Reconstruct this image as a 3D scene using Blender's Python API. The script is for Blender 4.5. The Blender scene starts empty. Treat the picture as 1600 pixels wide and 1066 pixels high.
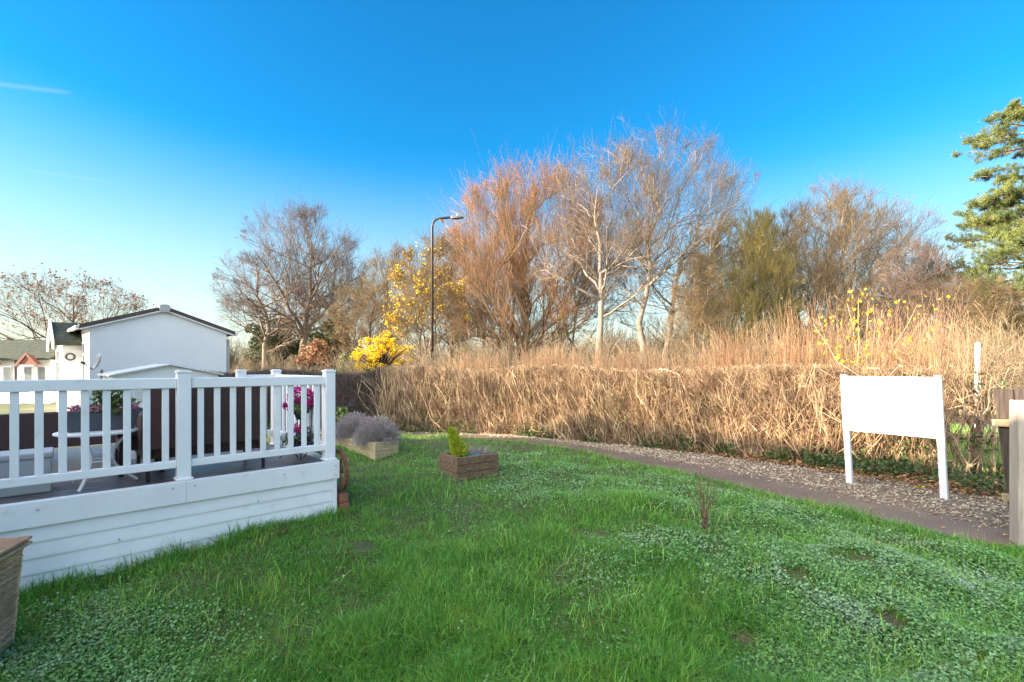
import bpy, bmesh, math, random
import numpy as np
from mathutils import Vector, Matrix
R = math.radians
sc = bpy.context.scene
col = sc.collection
rng = np.random.default_rng(7)
random.seed(7)

# ------------------------------------------------------------------ camera, sky, sun, exposure
EYE, F, CX, HY = 1.65, 756.0, 800.0, 574.0
cam = bpy.data.cameras.new('camera')
cam.sensor_width = 36.0
cam.lens = 17.0
cam.shift_y = (HY - 533.0) / 1600.0
cam.clip_end = 6000
co = bpy.data.objects.new('camera', cam)
col.objects.link(co)
co.location = (0, 0, EYE)
co.rotation_euler = (R(90), 0, 0)
sc.camera = co

SUN_EL = R(15.2)
SUN_AZ = R(194)                       # compass of the sun in the xy plane, measured from +X
sd = Vector((math.cos(SUN_EL)*math.cos(SUN_AZ), math.cos(SUN_EL)*math.sin(SUN_AZ), math.sin(SUN_EL)))
w = bpy.data.worlds.new('World')
sc.world = w
w.use_nodes = True
wn, wl = w.node_tree.nodes, w.node_tree.links
sky = wn.new('ShaderNodeTexSky')
sky.sky_type = 'NISHITA'
sky.sun_disc = False
sky.sun_elevation = SUN_EL
sky.sun_rotation = math.pi/2 - SUN_AZ
sky.altitude = 0
sky.air_density = 1.0
sky.dust_density = 0.3
sky.ozone_density = 1.0
hs = wn.new('ShaderNodeHueSaturation')
hs.inputs['Hue'].default_value = 0.507
wl.new(sky.outputs[0], hs.inputs['Color'])
wt = wn.new('ShaderNodeTexCoord'); wd_ = wn.new('ShaderNodeVectorMath'); wd_.operation = 'DOT_PRODUCT'
wd_.inputs[1].default_value = Vector((-.62, -.72, .30)).normalized()       # sky half behind the camera, brightened and paled as added fill for the shade
wl.new(wt.outputs['Generated'], wd_.inputs[0])
def wmap(lo, hi, a, b):
    m_ = wn.new('ShaderNodeMapRange'); m_.interpolation_type = 'SMOOTHSTEP'; wl.new(wd_.outputs['Value'], m_.inputs['Value'])
    for k_, v_ in (('From Min', lo), ('From Max', hi), ('To Min', a), ('To Max', b)): m_.inputs[k_].default_value = v_
    return m_.outputs[0]
wl.new(wmap(.12, .6, 1.75, .5), hs.inputs['Saturation'])
wl.new(wmap(.16, .7, .39, 1.75), hs.inputs['Value'])
# pale haze low over the horizon and two faint vapour trails, all fixed to directions in the sky
wz = wn.new('ShaderNodeSeparateXYZ'); wl.new(wt.outputs['Generated'], wz.inputs[0])
wm = wn.new('ShaderNodeMapRange'); wm.interpolation_type = 'SMOOTHSTEP'; wl.new(wz.outputs['Z'], wm.inputs['Value'])
for k_, v_ in (('From Min', -.02), ('From Max', .42), ('To Min', .85), ('To Max', 0.)): wm.inputs[k_].default_value = v_
wx = wn.new('ShaderNodeMix'); wx.data_type = 'RGBA'; wl.new(wm.outputs[0], wx.inputs[0]); wc_ = wn.new('ShaderNodeVectorMath'); wc_.operation = 'MINIMUM'; wc_.inputs[1].default_value = (10.0, 9.6, 9.0)
wl.new(hs.outputs[0], wc_.inputs[0]); wl.new(wc_.outputs[0], wx.inputs[6]); wx.inputs[7].default_value = (.64, .86, 1.03, 1)
last = wx.outputs[2]
def sky_dir(px, py): return Vector(((px-CX)/F, 1, -(py-HY)/F)).normalized()
for p_, q_, w_, a_ in (((-40,127),(120,146),.0048,.17),((20,262),(190,287),.0026,.12)):
    d1, d2 = sky_dir(*p_), sky_dir(*q_); n_ = d1.cross(d2).normalized(); mid = (d1+d2).normalized(); half = math.acos(d1.dot(mid))
    nd = wn.new('ShaderNodeVectorMath'); nd.operation = 'DOT_PRODUCT'; nd.inputs[1].default_value = n_; wl.new(wt.outputs['Generated'], nd.inputs[0])
    ab = wn.new('ShaderNodeMath'); ab.operation = 'ABSOLUTE'; wl.new(nd.outputs['Value'], ab.inputs[0])
    r1 = wn.new('ShaderNodeMapRange'); r1.interpolation_type = 'SMOOTHSTEP'; wl.new(ab.outputs[0], r1.inputs['Value'])
    for k_, v_ in (('From Min', 0.), ('From Max', w_), ('To Min', a_), ('To Max', 0.)): r1.inputs[k_].default_value = v_
    md = wn.new('ShaderNodeVectorMath'); md.operation = 'DOT_PRODUCT'; md.inputs[1].default_value = mid; wl.new(wt.outputs['Generated'], md.inputs[0])
    r2 = wn.new('ShaderNodeMapRange'); r2.interpolation_type = 'SMOOTHSTEP'; wl.new(md.outputs['Value'], r2.inputs['Value'])
    for k_, v_ in (('From Min', math.cos(half)), ('From Max', math.cos(half*.5)), ('To Min', 0.), ('To Max', 1.)): r2.inputs[k_].default_value = v_
    mu = wn.new('ShaderNodeMath'); mu.operation = 'MULTIPLY'; wl.new(r1.outputs[0], mu.inputs[0]); wl.new(r2.outputs[0], mu.inputs[1])
    mx_ = wn.new('ShaderNodeMix'); mx_.data_type = 'RGBA'; wl.new(mu.outputs[0], mx_.inputs[0]); wl.new(last, mx_.inputs[6]); mx_.inputs[7].default_value = (.78, .9, 1.03, 1); last = mx_.outputs[2]
wl.new(last, wn['Background'].inputs['Color'])
wn['Background'].inputs['Strength'].default_value = 0.15

sl = bpy.data.lights.new('sun', 'SUN')
sl.energy = 3.0
sl.angle = R(0.55)
sl.color = (1.0, 0.91, 0.80)
so = bpy.data.objects.new('sun', sl)
col.objects.link(so)
so.rotation_euler = sd.to_track_quat('Z', 'Y').to_euler()

sc.view_settings.view_transform = 'Standard'
sc.view_settings.look = 'None'
sc.view_settings.gamma = 1.0
sc.view_settings.exposure = 2.75
sc.view_settings.use_white_balance = True
sc.view_settings.white_balance_temperature = 7400
sc.view_settings.white_balance_tint = 12
sc.render.engine = 'CYCLES'
sc.cycles.max_bounces = 6
sc.cycles.diffuse_bounces = 3
sc.cycles.glossy_bounces = 2
sc.cycles.transmission_bounces = 3
sc.cycles.use_denoising = True
sc.cycles.denoising_prefilter = 'NONE'
sc.cycles.use_adaptive_sampling = False
sc.cycles.caustics_reflective = False
sc.cycles.caustics_refractive = False
sc.cycles.sample_clamp_indirect = 4.0

# ------------------------------------------------------------------ helpers
class MB:
    """collects geometry; build() links it as ONE mesh object"""
    def __init__(s): s.v = []; s.q = []; s.t = []; s.n = 0
    def add(s, v, quads=None, tris=None):
        v = np.asarray(v, float).reshape(-1, 3)
        if quads is not None and len(quads): s.q.append(np.asarray(quads, int).reshape(-1, 4) + s.n)
        if tris is not None and len(tris): s.t.append(np.asarray(tris, int).reshape(-1, 3) + s.n)
        s.v.append(v); s.n += len(v)
        return s
    def obox(s, c, ax, h):
        c = np.array(c, float); A = np.array(ax, float)
        p = []
        for k in range(8):
            sx, sy, sz = (1 if k & 1 else -1), (1 if k & 2 else -1), (1 if k & 4 else -1)
            p.append(c + A[0]*h[0]*sx + A[1]*h[1]*sy + A[2]*h[2]*sz)
        q = [(0,2,3,1),(4,5,7,6),(0,1,5,4),(2,6,7,3),(0,4,6,2),(1,3,7,5)]
        if np.dot(np.cross(A[0], A[1]), A[2]) < 0: q = [f[::-1] for f in q]
        return s.add(p, q)
    def box(s, x0, x1, y0, y1, z0, z1):
        return s.obox(((x0+x1)/2,(y0+y1)/2,(z0+z1)/2), np.eye(3), (abs(x1-x0)/2,abs(y1-y0)/2,abs(z1-z0)/2))
    def tubes(s, P, Rr, k=4, cap=True):
        P = np.asarray(P, float); M, n = P.shape[:2]
        if M == 0: return s
        Rr = np.broadcast_to(np.asarray(Rr, float), (M, n))
        T = np.empty_like(P); T[:,1:-1] = P[:,2:]-P[:,:-2]; T[:,0] = P[:,1]-P[:,0]; T[:,-1] = P[:,-1]-P[:,-2]
        T /= np.linalg.norm(T, axis=2, keepdims=True)+1e-9
        tm = T.mean(1); ref = np.where(np.abs(tm[:,2:3]) > .75*np.linalg.norm(tm,axis=1,keepdims=True), np.array([[1.,0.13,0]]), np.array([[0,0.07,1.]]))
        N = np.cross(T, ref[:,None,:]); N /= np.linalg.norm(N, axis=2, keepdims=True)+1e-9
        B = np.cross(T, N)
        a = np.arange(k)*2*np.pi/k
        V = P[:,:,None,:] + Rr[:,:,None,None]*(np.cos(a)[None,None,:,None]*N[:,:,None,:] + np.sin(a)[None,None,:,None]*B[:,:,None,:])
        base = (np.arange(M)*n*k)[:,None,None]; i = (np.arange(n-1)*k)[None,:,None]; j = np.arange(k)[None,None,:]; jn = (np.arange(k)+1) % k; jn = jn[None,None,:]
        q = np.stack([base+i+j, base+i+k+j, base+i+k+jn, base+i+jn], -1).reshape(-1, 4)
        t = None
        if cap and k >= 3:
            b = np.arange(M)*n*k; e = b+(n-1)*k
            t = np.concatenate([np.stack([b, b+m, b+m+1], 1) for m in range(1,k-1)] + [np.stack([e, e+m+1, e+m], 1) for m in range(1,k-1)])
        return s.add(V.reshape(-1,3), q, t)
    def tube(s, pts, r, k=8):
        pts = np.array(pts, float)
        return s.tubes(pts[None], np.broadcast_to(np.asarray(r, float), (len(pts),))[None], k)
    def lathe(s, c, prof, k=20):
        """prof: list of (radius, z) from bottom to top, about a vertical axis through c"""
        a = np.arange(k)*2*np.pi/k; c = np.array(c, float); V = []; q = []; t = []
        for r, z in prof:
            V.append(np.stack([c[0]+r*np.cos(a), c[1]+r*np.sin(a), np.full(k, c[2]+z)], 1))
        for i in range(len(prof)-1):
            for j in range(k): q.append((i*k+j, i*k+(j+1)%k, (i+1)*k+(j+1)%k, (i+1)*k+j))
        b = len(prof)*k; V.append([[c[0],c[1],c[2]+prof[0][1]],[c[0],c[1],c[2]+prof[-1][1]]])
        for j in range(k):
            t.append((b, (j+1)%k, j)); o = (len(prof)-1)*k; t.append((b+1, o+j, o+(j+1)%k))
        return s.add(np.concatenate([np.asarray(x) for x in V]), q, t)
    def prism(s, poly, ext):
        """closed polygon (n,3) swept by vector ext; convex-ish fan caps"""
        p = np.array(poly, float); n = len(p); e = np.array(ext, float)
        q = [(i, (i+1)%n, n+(i+1)%n, n+i) for i in range(n)]
        t = [(0, i+1, i) for i in range(1,n-1)] + [(n, n+i, n+i+1) for i in range(1,n-1)]
        return s.add(np.concatenate([p, p+e]), q, t)
    def build(s, name, mat, parent=None, smooth=False, bevel=0, fix=False):
        me = bpy.data.meshes.new(name)
        V = np.concatenate(s.v) if s.v else np.zeros((0,3))
        off = ROOT.get(rootname(parent), (0,0,0)) if parent else (0,0,0)
        V = V - np.array(off)
        Q = np.concatenate(s.q) if s.q else np.zeros((0,4), int); Tt = np.concatenate(s.t) if s.t else np.zeros((0,3), int)
        me.vertices.add(len(V)); me.vertices.foreach_set('co', V.astype(np.float32).ravel())
        L = np.concatenate([Q.ravel(), Tt.ravel()]).astype(np.int32)
        me.loops.add(len(L)); me.loops.foreach_set('vertex_index', L)
        nf = len(Q)+len(Tt); me.polygons.add(nf)
        st = np.concatenate([np.arange(len(Q))*4, len(Q)*4+np.arange(len(Tt))*3]).astype(np.int32)
        me.polygons.foreach_set('loop_start', st)
        me.polygons.foreach_set('use_smooth', np.full(nf, bool(smooth)))
        me.update(calc_edges=True)
        if fix:
            bm = bmesh.new(); bm.from_mesh(me); bmesh.ops.recalc_face_normals(bm, faces=bm.faces); bm.to_mesh(me); bm.free()
        me.materials.append(mat)
        o = bpy.data.objects.new(name, me); col.objects.link(o)
        if parent: o.parent = parent
        if bevel:
            b = o.modifiers.new('bevel', 'BEVEL'); b.width = bevel; b.segments = 2; b.limit_method = 'ANGLE'
        return o

ROOT = {}
def rootname(o):
    while o.parent: o = o.parent
    return o.name
def thing(name, label, cat, loc=(0,0,0), group=None):
    o = bpy.data.objects.new(name, None); col.objects.link(o)
    o.location = loc; o.empty_display_size = .2
    ROOT[o.name] = tuple(loc)
    return tag(o, label, cat, group)
def tag(o, label, cat=None, group=None, kind=None):
    o['label'] = label
    if cat: o['category'] = cat
    if group: o['group'] = group
    if kind: o['kind'] = kind
    return o
def struct(o): o['kind'] = 'structure'; return o
def nrm(a): a = np.asarray(a, float); return a/(np.linalg.norm(a, axis=-1, keepdims=True)+1e-9)
def atx(px, Y): return (px-CX)/F*Y
def atz(py, Y): return EYE-(py-HY)/F*Y
def gpt(px, py, z=0.0):
    Y = (EYE-z)*F/(py-HY); return np.array([atx(px, Y), Y])

# value noise
_perm = np.random.default_rng(3).random((256, 256))
def vnoise(x, y, sc_=1.0, ox=0):
    x = np.asarray(x, float)/sc_+ox*17.3; y = np.asarray(y, float)/sc_+ox*9.1
    xi = np.floor(x).astype(int); yi = np.floor(y).astype(int); fx = x-xi; fy = y-yi
    fx = fx*fx*(3-2*fx); fy = fy*fy*(3-2*fy)
    g = lambda a, b: _perm[a % 256, b % 256]
    return (g(xi,yi)*(1-fx)+g(xi+1,yi)*fx)*(1-fy)+(g(xi,yi+1)*(1-fx)+g(xi+1,yi+1)*fx)*fy
def sstep(a, b, x): t = np.clip((np.asarray(x, float)-a)/(b-a), 0, 1); return t*t*(3-2*t)

# ------------------------------------------------------------------ materials
def mat(name, c1, c2=None, scale=6.0, rough=.7, bump=0, bscale=None, island=0, hue=0, transl=0, spec=.3, stretch=None, detail=5, metallic=0, fine=None, ramp=(.35,.65)):
    m = bpy.data.materials.new(name); m.use_nodes = True
    N, L = m.node_tree.nodes, m.node_tree.links
    b = N['Principled BSDF']; b.inputs['Roughness'].default_value = rough
    b.inputs['Specular IOR Level'].default_value = spec; b.inputs['Metallic'].default_value = metallic
    tc = N.new('ShaderNodeTexCoord'); co_ = tc.outputs['Object']
    if stretch:
        mp = N.new('ShaderNodeMapping'); mp.inputs['Scale'].default_value = stretch; L.new(co_, mp.inputs['Vector']); co_ = mp.outputs[0]
    c2 = c2 or tuple(x*.85 for x in c1)
    nz = N.new('ShaderNodeTexNoise'); nz.inputs['Scale'].default_value = scale; nz.inputs['Detail'].default_value = detail; nz.inputs['Roughness'].default_value = .6
    L.new(co_, nz.inputs['Vector'])
    rp = N.new('ShaderNodeValToRGB'); rp.color_ramp.elements[0].position = ramp[0]; rp.color_ramp.elements[1].position = ramp[1]
    rp.color_ramp.elements[0].color = (*c1, 1); rp.color_ramp.elements[1].color = (*c2, 1)
    L.new(nz.outputs['Fac'], rp.inputs['Fac']); out = rp.outputs['Color']
    if fine:
        n3 = N.new('ShaderNodeTexNoise'); n3.inputs['Scale'].default_value = fine[0]; n3.inputs['Detail'].default_value = 6; L.new(co_, n3.inputs['Vector'])
        r3 = N.new('ShaderNodeValToRGB'); r3.color_ramp.elements[0].position = fine[2]; r3.color_ramp.elements[1].position = fine[3]
        mx = N.new('ShaderNodeMix'); mx.data_type = 'RGBA'; mx.inputs[7].default_value = (*fine[1], 1)
        L.new(n3.outputs['Fac'], r3.inputs['Fac']); L.new(r3.outputs['Color'], mx.inputs[0]); L.new(out, mx.inputs[6]); out = mx.outputs[2]
    if island or hue:
        g = N.new('ShaderNodeNewGeometry'); h = N.new('ShaderNodeHueSaturation')
        if island:
            mr = N.new('ShaderNodeMapRange'); mr.inputs['To Min'].default_value = 1-island; mr.inputs['To Max'].default_value = 1+island
            L.new(g.outputs['Random Per Island'], mr.inputs['Value']); L.new(mr.outputs[0], h.inputs['Value'])
        if hue:
            ma = N.new('ShaderNodeMath'); ma.operation = 'MULTIPLY'; ma.inputs[1].default_value = 7.31
            fr = N.new('ShaderNodeMath'); fr.operation = 'FRACT'; L.new(g.outputs['Random Per Island'], ma.inputs[0]); L.new(ma.outputs[0], fr.inputs[0])
            m2 = N.new('ShaderNodeMapRange'); m2.inputs['To Min'].default_value = .5-hue; m2.inputs['To Max'].default_value = .5+hue
            L.new(fr.outputs[0], m2.inputs['Value']); L.new(m2.outputs[0], h.inputs['Hue'])
        L.new(out, h.inputs['Color']); out = h.outputs[0]
    L.new(out, b.inputs['Base Color'])
    if bump:
        n2 = N.new('ShaderNodeTexNoise'); n2.inputs['Scale'].default_value = bscale or scale*4; n2.inputs['Detail'].default_value = 6
        L.new(co_, n2.inputs['Vector']); bp = N.new('ShaderNodeBump'); bp.inputs['Strength'].default_value = bump; bp.inputs['Distance'].default_value = .02
        L.new(n2.outputs['Fac'], bp.inputs['Height']); L.new(bp.outputs[0], b.inputs['Normal'])
    if transl:
        tr = N.new('ShaderNodeBsdfTranslucent'); L.new(out, tr.inputs['Color']); ms = N.new('ShaderNodeMixShader'); ms.inputs[0].default_value = transl
        L.new(b.outputs[0], ms.inputs[1]); L.new(tr.outputs[0], ms.inputs[2]); L.new(ms.outputs[0], N['Material Output'].inputs['Surface'])
    return m

M = {}
M['white'] = mat('white_paint', (.82,.81,.80), (.76,.755,.75), 3.0, .45, fine=(7, (.52,.53,.45), .6, .95))
M['render'] = mat('white_render', (.84,.84,.82), (.80,.80,.78), 1.2, .8)
M['sign'] = mat('sign_white', (.70,.70,.70), (.66,.66,.66), 2, .35)
M['roof'] = mat('roof_brown', (.085,.06,.05), (.11,.08,.068), 8, .7, .2)
M['tile'] = mat('roof_tile_green', (.022,.034,.022), (.07,.075,.045), 7, .8, .4)
M['terra'] = mat('terracotta_board', (.19,.07,.045), (.15,.055,.04), 5, .7)
M['glass'] = mat('window_glass', (.10,.12,.13), (.2,.21,.2), 2, .08, spec=.6)
M['deckb'] = mat('decking', (.075,.07,.075), (.13,.12,.12), 3, .35, .3, 25, stretch=(1,1,1), spec=.5)
M['rattan'] = None
M['wood'] = mat('weathered_timber', (.27,.165,.095), (.12,.08,.05), 5, .85, .5, 30, island=.25, stretch=(3,3,9), fine=(14, (.03,.024,.02), .55, .8))
M['woodpale'] = mat('pale_timber', (.52,.42,.24), (.38,.30,.18), 4, .85, .4, 30, island=.12, stretch=(3,3,9), fine=(8, (.13,.11,.09), .55, .85))
M['woodgrey'] = mat('grey_timber', (.42,.36,.29), (.30,.25,.2), 3, .85, .5, 18, stretch=(9,9,.9), fine=(5, (.14,.11,.09), .6, .85))
M['wooddark'] = mat('dark_board', (.14,.10,.075), (.06,.045,.04), 3, .9, .5, 18, stretch=(16,16,.8))
M['rust'] = mat('old_wheel_wood', (.22,.09,.045), (.13,.055,.03), 9, .75, .3)
M['brick'] = mat('brick', (.32,.12,.07), (.24,.1,.06), 9, .9, .4)
M['soil'] = mat('soil', (.03,.022,.016), (.05,.036,.026), 14, .95, .8)
M['black'] = mat('black_metal', (.02,.02,.022), (.03,.03,.03), 6, .4)
M['lamp'] = mat('lamp_post_paint', (.05,.04,.04), (.07,.055,.05), 6, .45)
M['lamphead'] = mat('lamp_head_grey', (.13,.13,.13), (.1,.1,.1), 6, .4)
M['greypot'] = mat('grey_trough', (.085,.095,.11), (.07,.08,.09), 6, .55)
M['beige'] = mat('beige_pot', (.46,.40,.27), (.4,.35,.24), 6, .6)
M['dish'] = mat('dish_grey', (.45,.45,.43), (.38,.38,.37), 4, .5)
M['brass'] = mat('dish_pole', (.35,.2,.06), (.3,.17,.05), 6, .5)
M['leafgreen'] = mat('shrub_leaf', (.12,.19,.05), (.07,.12,.03), 6, .5, island=.5, hue=.03, transl=.25)
M['ivy'] = mat('ivy_leaf', (.085,.13,.04), (.05,.085,.028), 6, .4, island=.5, hue=.03, transl=.15)
M['lime'] = mat('golden_conifer', (.46,.50,.05), (.32,.39,.03), 9, .6, island=.35, hue=.02, transl=.3)
M['pink'] = mat('pink_petal', (.62,.03,.28), (.5,.02,.2), 9, .6, island=.3, hue=.02, transl=.25)
M['palepink'] = mat('heather_petal', (.5,.2,.3), (.35,.1,.18), 9, .6, island=.4, transl=.2)
M['whitepetal'] = mat('white_petal', (.75,.76,.8), (.6,.6,.7), 9, .6, island=.2, transl=.2)
M['purple'] = mat('purple_petal', (.13,.06,.4), (.08,.04,.25), 9, .6, island=.5, transl=.2)
M['lav'] = mat('lavender_stem', (.36,.30,.29), (.26,.23,.21), 4, .9, island=.4, hue=.02)
M['yellow'] = mat('yellow_leaf', (.86,.62,.04), (.74,.46,.025), 3, .6, island=.35, hue=.02, transl=.35)
M['orangeleaf'] = mat('orange_leaf', (.70,.36,.04), (.65,.45,.06), 3, .6, island=.3, hue=.03, transl=.35)
M['brownleaf'] = mat('brown_leaf', (.30,.15,.075), (.4,.22,.115), 5, .8, island=.5, hue=.02, transl=.1)
M['deadleaf'] = mat('leaf_litter', (.27,.13,.06), (.42,.22,.10), 5, .85, island=.55, hue=.02)
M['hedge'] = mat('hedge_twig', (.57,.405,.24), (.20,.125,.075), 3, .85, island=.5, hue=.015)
M['darktwig'] = mat('dark_hedge_twig', (.12,.088,.075), (.065,.05,.045), 3, .85, island=.5, hue=.015)  # own dark twig tone, with the shade at this end also painted in
M['shoot'] = mat('hedge_shoot', (.50,.31,.17), (.36,.22,.125), 3, .8, island=.45, hue=.015)
M['scrub'] = mat('scrub_twig', (.38,.28,.165), (.26,.19,.11), .8, .9, island=.45, hue=.02)
M['wood_far'] = mat('far_wood_twig', (.27,.20,.125), (.20,.15,.09), .1, .9, island=.4, hue=.02)
M['pebble'] = mat('pebble', (.42,.345,.245), (.26,.195,.13), 3, .8, island=.55, hue=.02)
M['needle'] = mat('pine_needle', (.19,.215,.055), (.08,.115,.04), 1.2, .6, island=.4, hue=.02, transl=.15)
M['everg'] = mat('evergreen_leaf', (.11,.115,.04), (.06,.075,.03), .8, .6, island=.5, hue=.03, transl=.1)
M['olive'] = mat('ivy_clad_leaf', (.30,.25,.07), (.2,.18,.055), .8, .7, island=.4, hue=.02, transl=.15)
def bark(n, a, b): return mat(n, a, b, 3, .9, .4, 14, stretch=(1,1,.5))
M['bk_lime'] = bark('bark_linden', (.29,.215,.145), (.17,.125,.09)); M['tw_lime'] = mat('twig_linden', (.19,.13,.10), (.14,.10,.08), 2, .9, island=.3)
M['bk_pale'] = bark('bark_pale', (.33,.27,.205), (.19,.15,.115)); M['tw_pale'] = mat('twig_pale', (.27,.195,.13), (.19,.138,.095), 2, .9, island=.3)
M['bk_will'] = bark('bark_willow', (.27,.18,.10), (.17,.11,.065)); M['tw_will'] = mat('twig_willow', (.52,.25,.13), (.38,.19,.10), 2, .85, island=.3)
M['bk_brown'] = bark('bark_brown', (.27,.195,.12), (.14,.1,.065)); M['tw_brown'] = mat('twig_brown', (.265,.18,.09), (.17,.118,.062), 2, .9, island=.3)
M['bk_dark'] = bark('bark_dark', (.12,.085,.065), (.07,.05,.04)); M['tw_dark'] = mat('twig_dark', (.19,.13,.10), (.15,.10,.08), 2, .9, island=.3)
M['bk_olive'] = bark('bark_olive', (.24,.18,.07), (.15,.12,.05)); M['tw_olive'] = mat('twig_olive', (.32,.245,.08), (.24,.19,.065), 2, .9, island=.3)
M['grass'] = mat('grass_blade', (.165,.385,.055), (.10,.29,.04), .9, .33, island=.5, hue=.025, transl=.35, fine=(2.2, (.27,.44,.07), .55, .75))
M['grass2'] = mat('grass_long', (.26,.46,.08), (.17,.36,.05), 1.2, .35, island=.5, hue=.03, transl=.35, spec=.5)
M['dry'] = mat('dry_grass', (.30,.22,.10), (.22,.16,.07), 2, .8, island=.4, transl=.2)
M['clover'] = mat('clover_leaf', (.15,.31,.085), (.20,.355,.135), 1.5, .55, island=.5, hue=.02, transl=.2, fine=(3.1, (.34,.44,.28), .52, .78))
M['tarmac'] = mat('tarmac', (.185,.13,.095), (.125,.09,.068), 1.5, .85, .5, 90, fine=(60, (.30,.24,.19), .55, .75))
M['gravel'] = mat('gravel_bed', (.24,.17,.115), (.15,.11,.08), 30, .9, .8, 60)
M['road'] = mat('pale_road', (.25,.25,.26), (.2,.2,.21), 1, .8, .2, 60)
M['greybox'] = mat('grey_box', (.42,.44,.45), (.36,.38,.39), 3, .6)

def rattan_mat(name, c1, c2, sx=55., sy=75., mort=.12):
    m = bpy.data.materials.new(name); m.use_nodes = True
    N, L = m.node_tree.nodes, m.node_tree.links; b = N['Principled BSDF']; b.inputs['Roughness'].default_value = .5
    tc = N.new('ShaderNodeTexCoord'); mp = N.new('ShaderNodeMapping'); L.new(tc.outputs['UV'], mp.inputs['Vector'])
    mp.inputs['Scale'].default_value = (sx, sy, 1)
    br = N.new('ShaderNodeTexBrick'); br.inputs['Scale'].default_value = 1; br.inputs['Color1'].default_value = (*c1,1); br.inputs['Color2'].default_value = (*c2,1)
    br.inputs['Mortar'].default_value = (*[x*mort for x in c1],1); br.inputs['Mortar Size'].default_value = .11; br.inputs['Mortar Smooth'].default_value = .6
    br.inputs['Brick Width'].default_value = 1.1; br.inputs['Row Height'].default_value = .5
    L.new(mp.outputs[0], br.inputs['Vector']); L.new(br.outputs['Color'], b.inputs['Base Color'])
    iv = N.new('ShaderNodeMath'); iv.operation = 'SUBTRACT'; iv.inputs[0].default_value = 1; L.new(br.outputs['Fac'], iv.inputs[1])
    bp = N.new('ShaderNodeBump'); bp.inputs['Strength'].default_value = .9; bp.inputs['Distance'].default_value = .006; L.new(iv.outputs[0], bp.inputs['Height']); L.new(bp.outputs[0], b.inputs['Normal'])
    return m
M['rattan'] = rattan_mat('dark_rattan', (.17,.075,.065), (.11,.05,.045))
M['cane'] = mat('cane', (.62,.37,.21), (.42,.23,.13), 14, .55, island=.3)
M['wicker'] = rattan_mat('tan_wicker', (.62,.34,.175), (.45,.23,.12), 40, 60, .45)
def boxuv(o):
    """metric box-projected uv so woven materials keep their real size"""
    me = o.data; uv = me.uv_layers.new(name='uv'); V = me.vertices
    for p in me.polygons:
        n = p.normal
        if abs(n.z) > .8: a, b = Vector((1,0,0)), Vector((0,1,0))
        else: a = Vector((-n.y, n.x, 0)).normalized(); b = Vector((0,0,1))
        for li in p.loop_indices:
            c = V[me.loops[li].vertex_index].co; uv.data[li].uv = (c.dot(a), c.dot(b))
    return o

# ------------------------------------------------------------------ local frame of the deck and of the home it belongs to
DU = np.array([.7268,.6868]); DV = np.array([.6868,-.7268])
def D(u, v, z=0.0): p = u*DU+v*DV; return np.array([p[0], p[1], z])
AX = np.array([[DU[0],DU[1],0],[DV[0],DV[1],0],[0,0,1.]])
def dbox(mb, u0, u1, v0, v1, z0, z1): return mb.obox(D((u0+u1)/2,(v0+v1)/2,(z0+z1)/2), AX, (abs(u1-u0)/2,abs(v1-v0)/2,abs(z1-z0)/2))

# ------------------------------------------------------------------ ground line work (plan points, metres)
NEAR = np.array([gpt(*p) for p in [(430,667),(540,673),(620,679),(720,684),(800,690),(900,703),(1050,737),(1200,771),(1400,823),(1580,857),(1750,893),(2100,960)]])
FAR = np.array([gpt(*p) for p in [(430,664),(540,669),(620,674),(720,678.5),(800,683),(880,691),(950,703),(1100,728),(1250,757),(1400,790),(1580,829),(1750,862),(2100,925)]])
GRV = np.array([gpt(*p) for p in [(430,662),(540,667),(620,671),(720,675),(800,679),(880,684),(950,690),(1100,709),(1250,729),(1400,754),(1570,782),(1750,815),(2100,870)]])
HED = np.array([(-10.5,14.6),(-8.5,14.0),(-6.5,13.3),(-4.65,12.75),(-2.9,12.45),(0,11.75),(1.15,11.0),(2.65,10.05),(4.1,9.0),(5.35,8.15),(6.3,7.4),(6.95,6.8)])
def resample(pl, n):
    d = np.r_[0, np.cumsum(np.linalg.norm(np.diff(pl, axis=0), axis=1))]; t = np.linspace(0, d[-1], n)
    return np.stack([np.interp(t, d, pl[:,0]), np.interp(t, d, pl[:,1])], 1)
def smooth_pl(pl, n=120, it=6):
    p = resample(pl, n)
    for _ in range(it): p[1:-1] = .25*p[:-2]+.5*p[1:-1]+.25*p[2:]
    return p
NEAR, FAR, GRV = smooth_pl(NEAR), smooth_pl(FAR), smooth_pl(GRV)
def side_dist(x, y, pl):
    """signed distance to a polyline; positive on the camera's side"""
    x = np.asarray(x, float).ravel(); y = np.asarray(y, float).ravel(); best = np.full(x.shape, 1e9); sg = np.ones(x.shape)
    for a, b in zip(pl[:-1:2], np.r_[pl[2::2], pl[-1:]]):
        d = b-a; l2 = d@d
        if l2 < 1e-9: continue
        t = np.clip(((x-a[0])*d[0]+(y-a[1])*d[1])/l2, 0, 1)
        dx = x-(a[0]+t*d[0]); dy = y-(a[1]+t*d[1]); dd = dx*dx+dy*dy; m = dd < best
        best = np.where(m, dd, best); sg = np.where(m, np.sign(dy*d[0]-dx*d[1]), sg)
    return -sg*np.sqrt(best)
def hgt(x, y):
    x = np.asarray(x, float); y = np.asarray(y, float); sh = x.shape
    x = x.ravel(); y = y.ravel()
    d = side_dist(x, y, NEAR)
    m = sstep(.02, .9, d)*(y > -8)*(np.abs(x) < 30)
    z = m*(.05+.15*(vnoise(x, y, 1.3)-.5)+.11*(vnoise(x, y, .45, 1)-.5)) + sstep(.0, .12, d)*.025
    z = z - .108*np.clip(5.6-y, 0, 6)*sstep(1.5, -3.0, x)*m
    far = sstep(14, 40, np.hypot(x, y)); z = z*(1-far)
    return (z-.012).reshape(sh)

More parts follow.
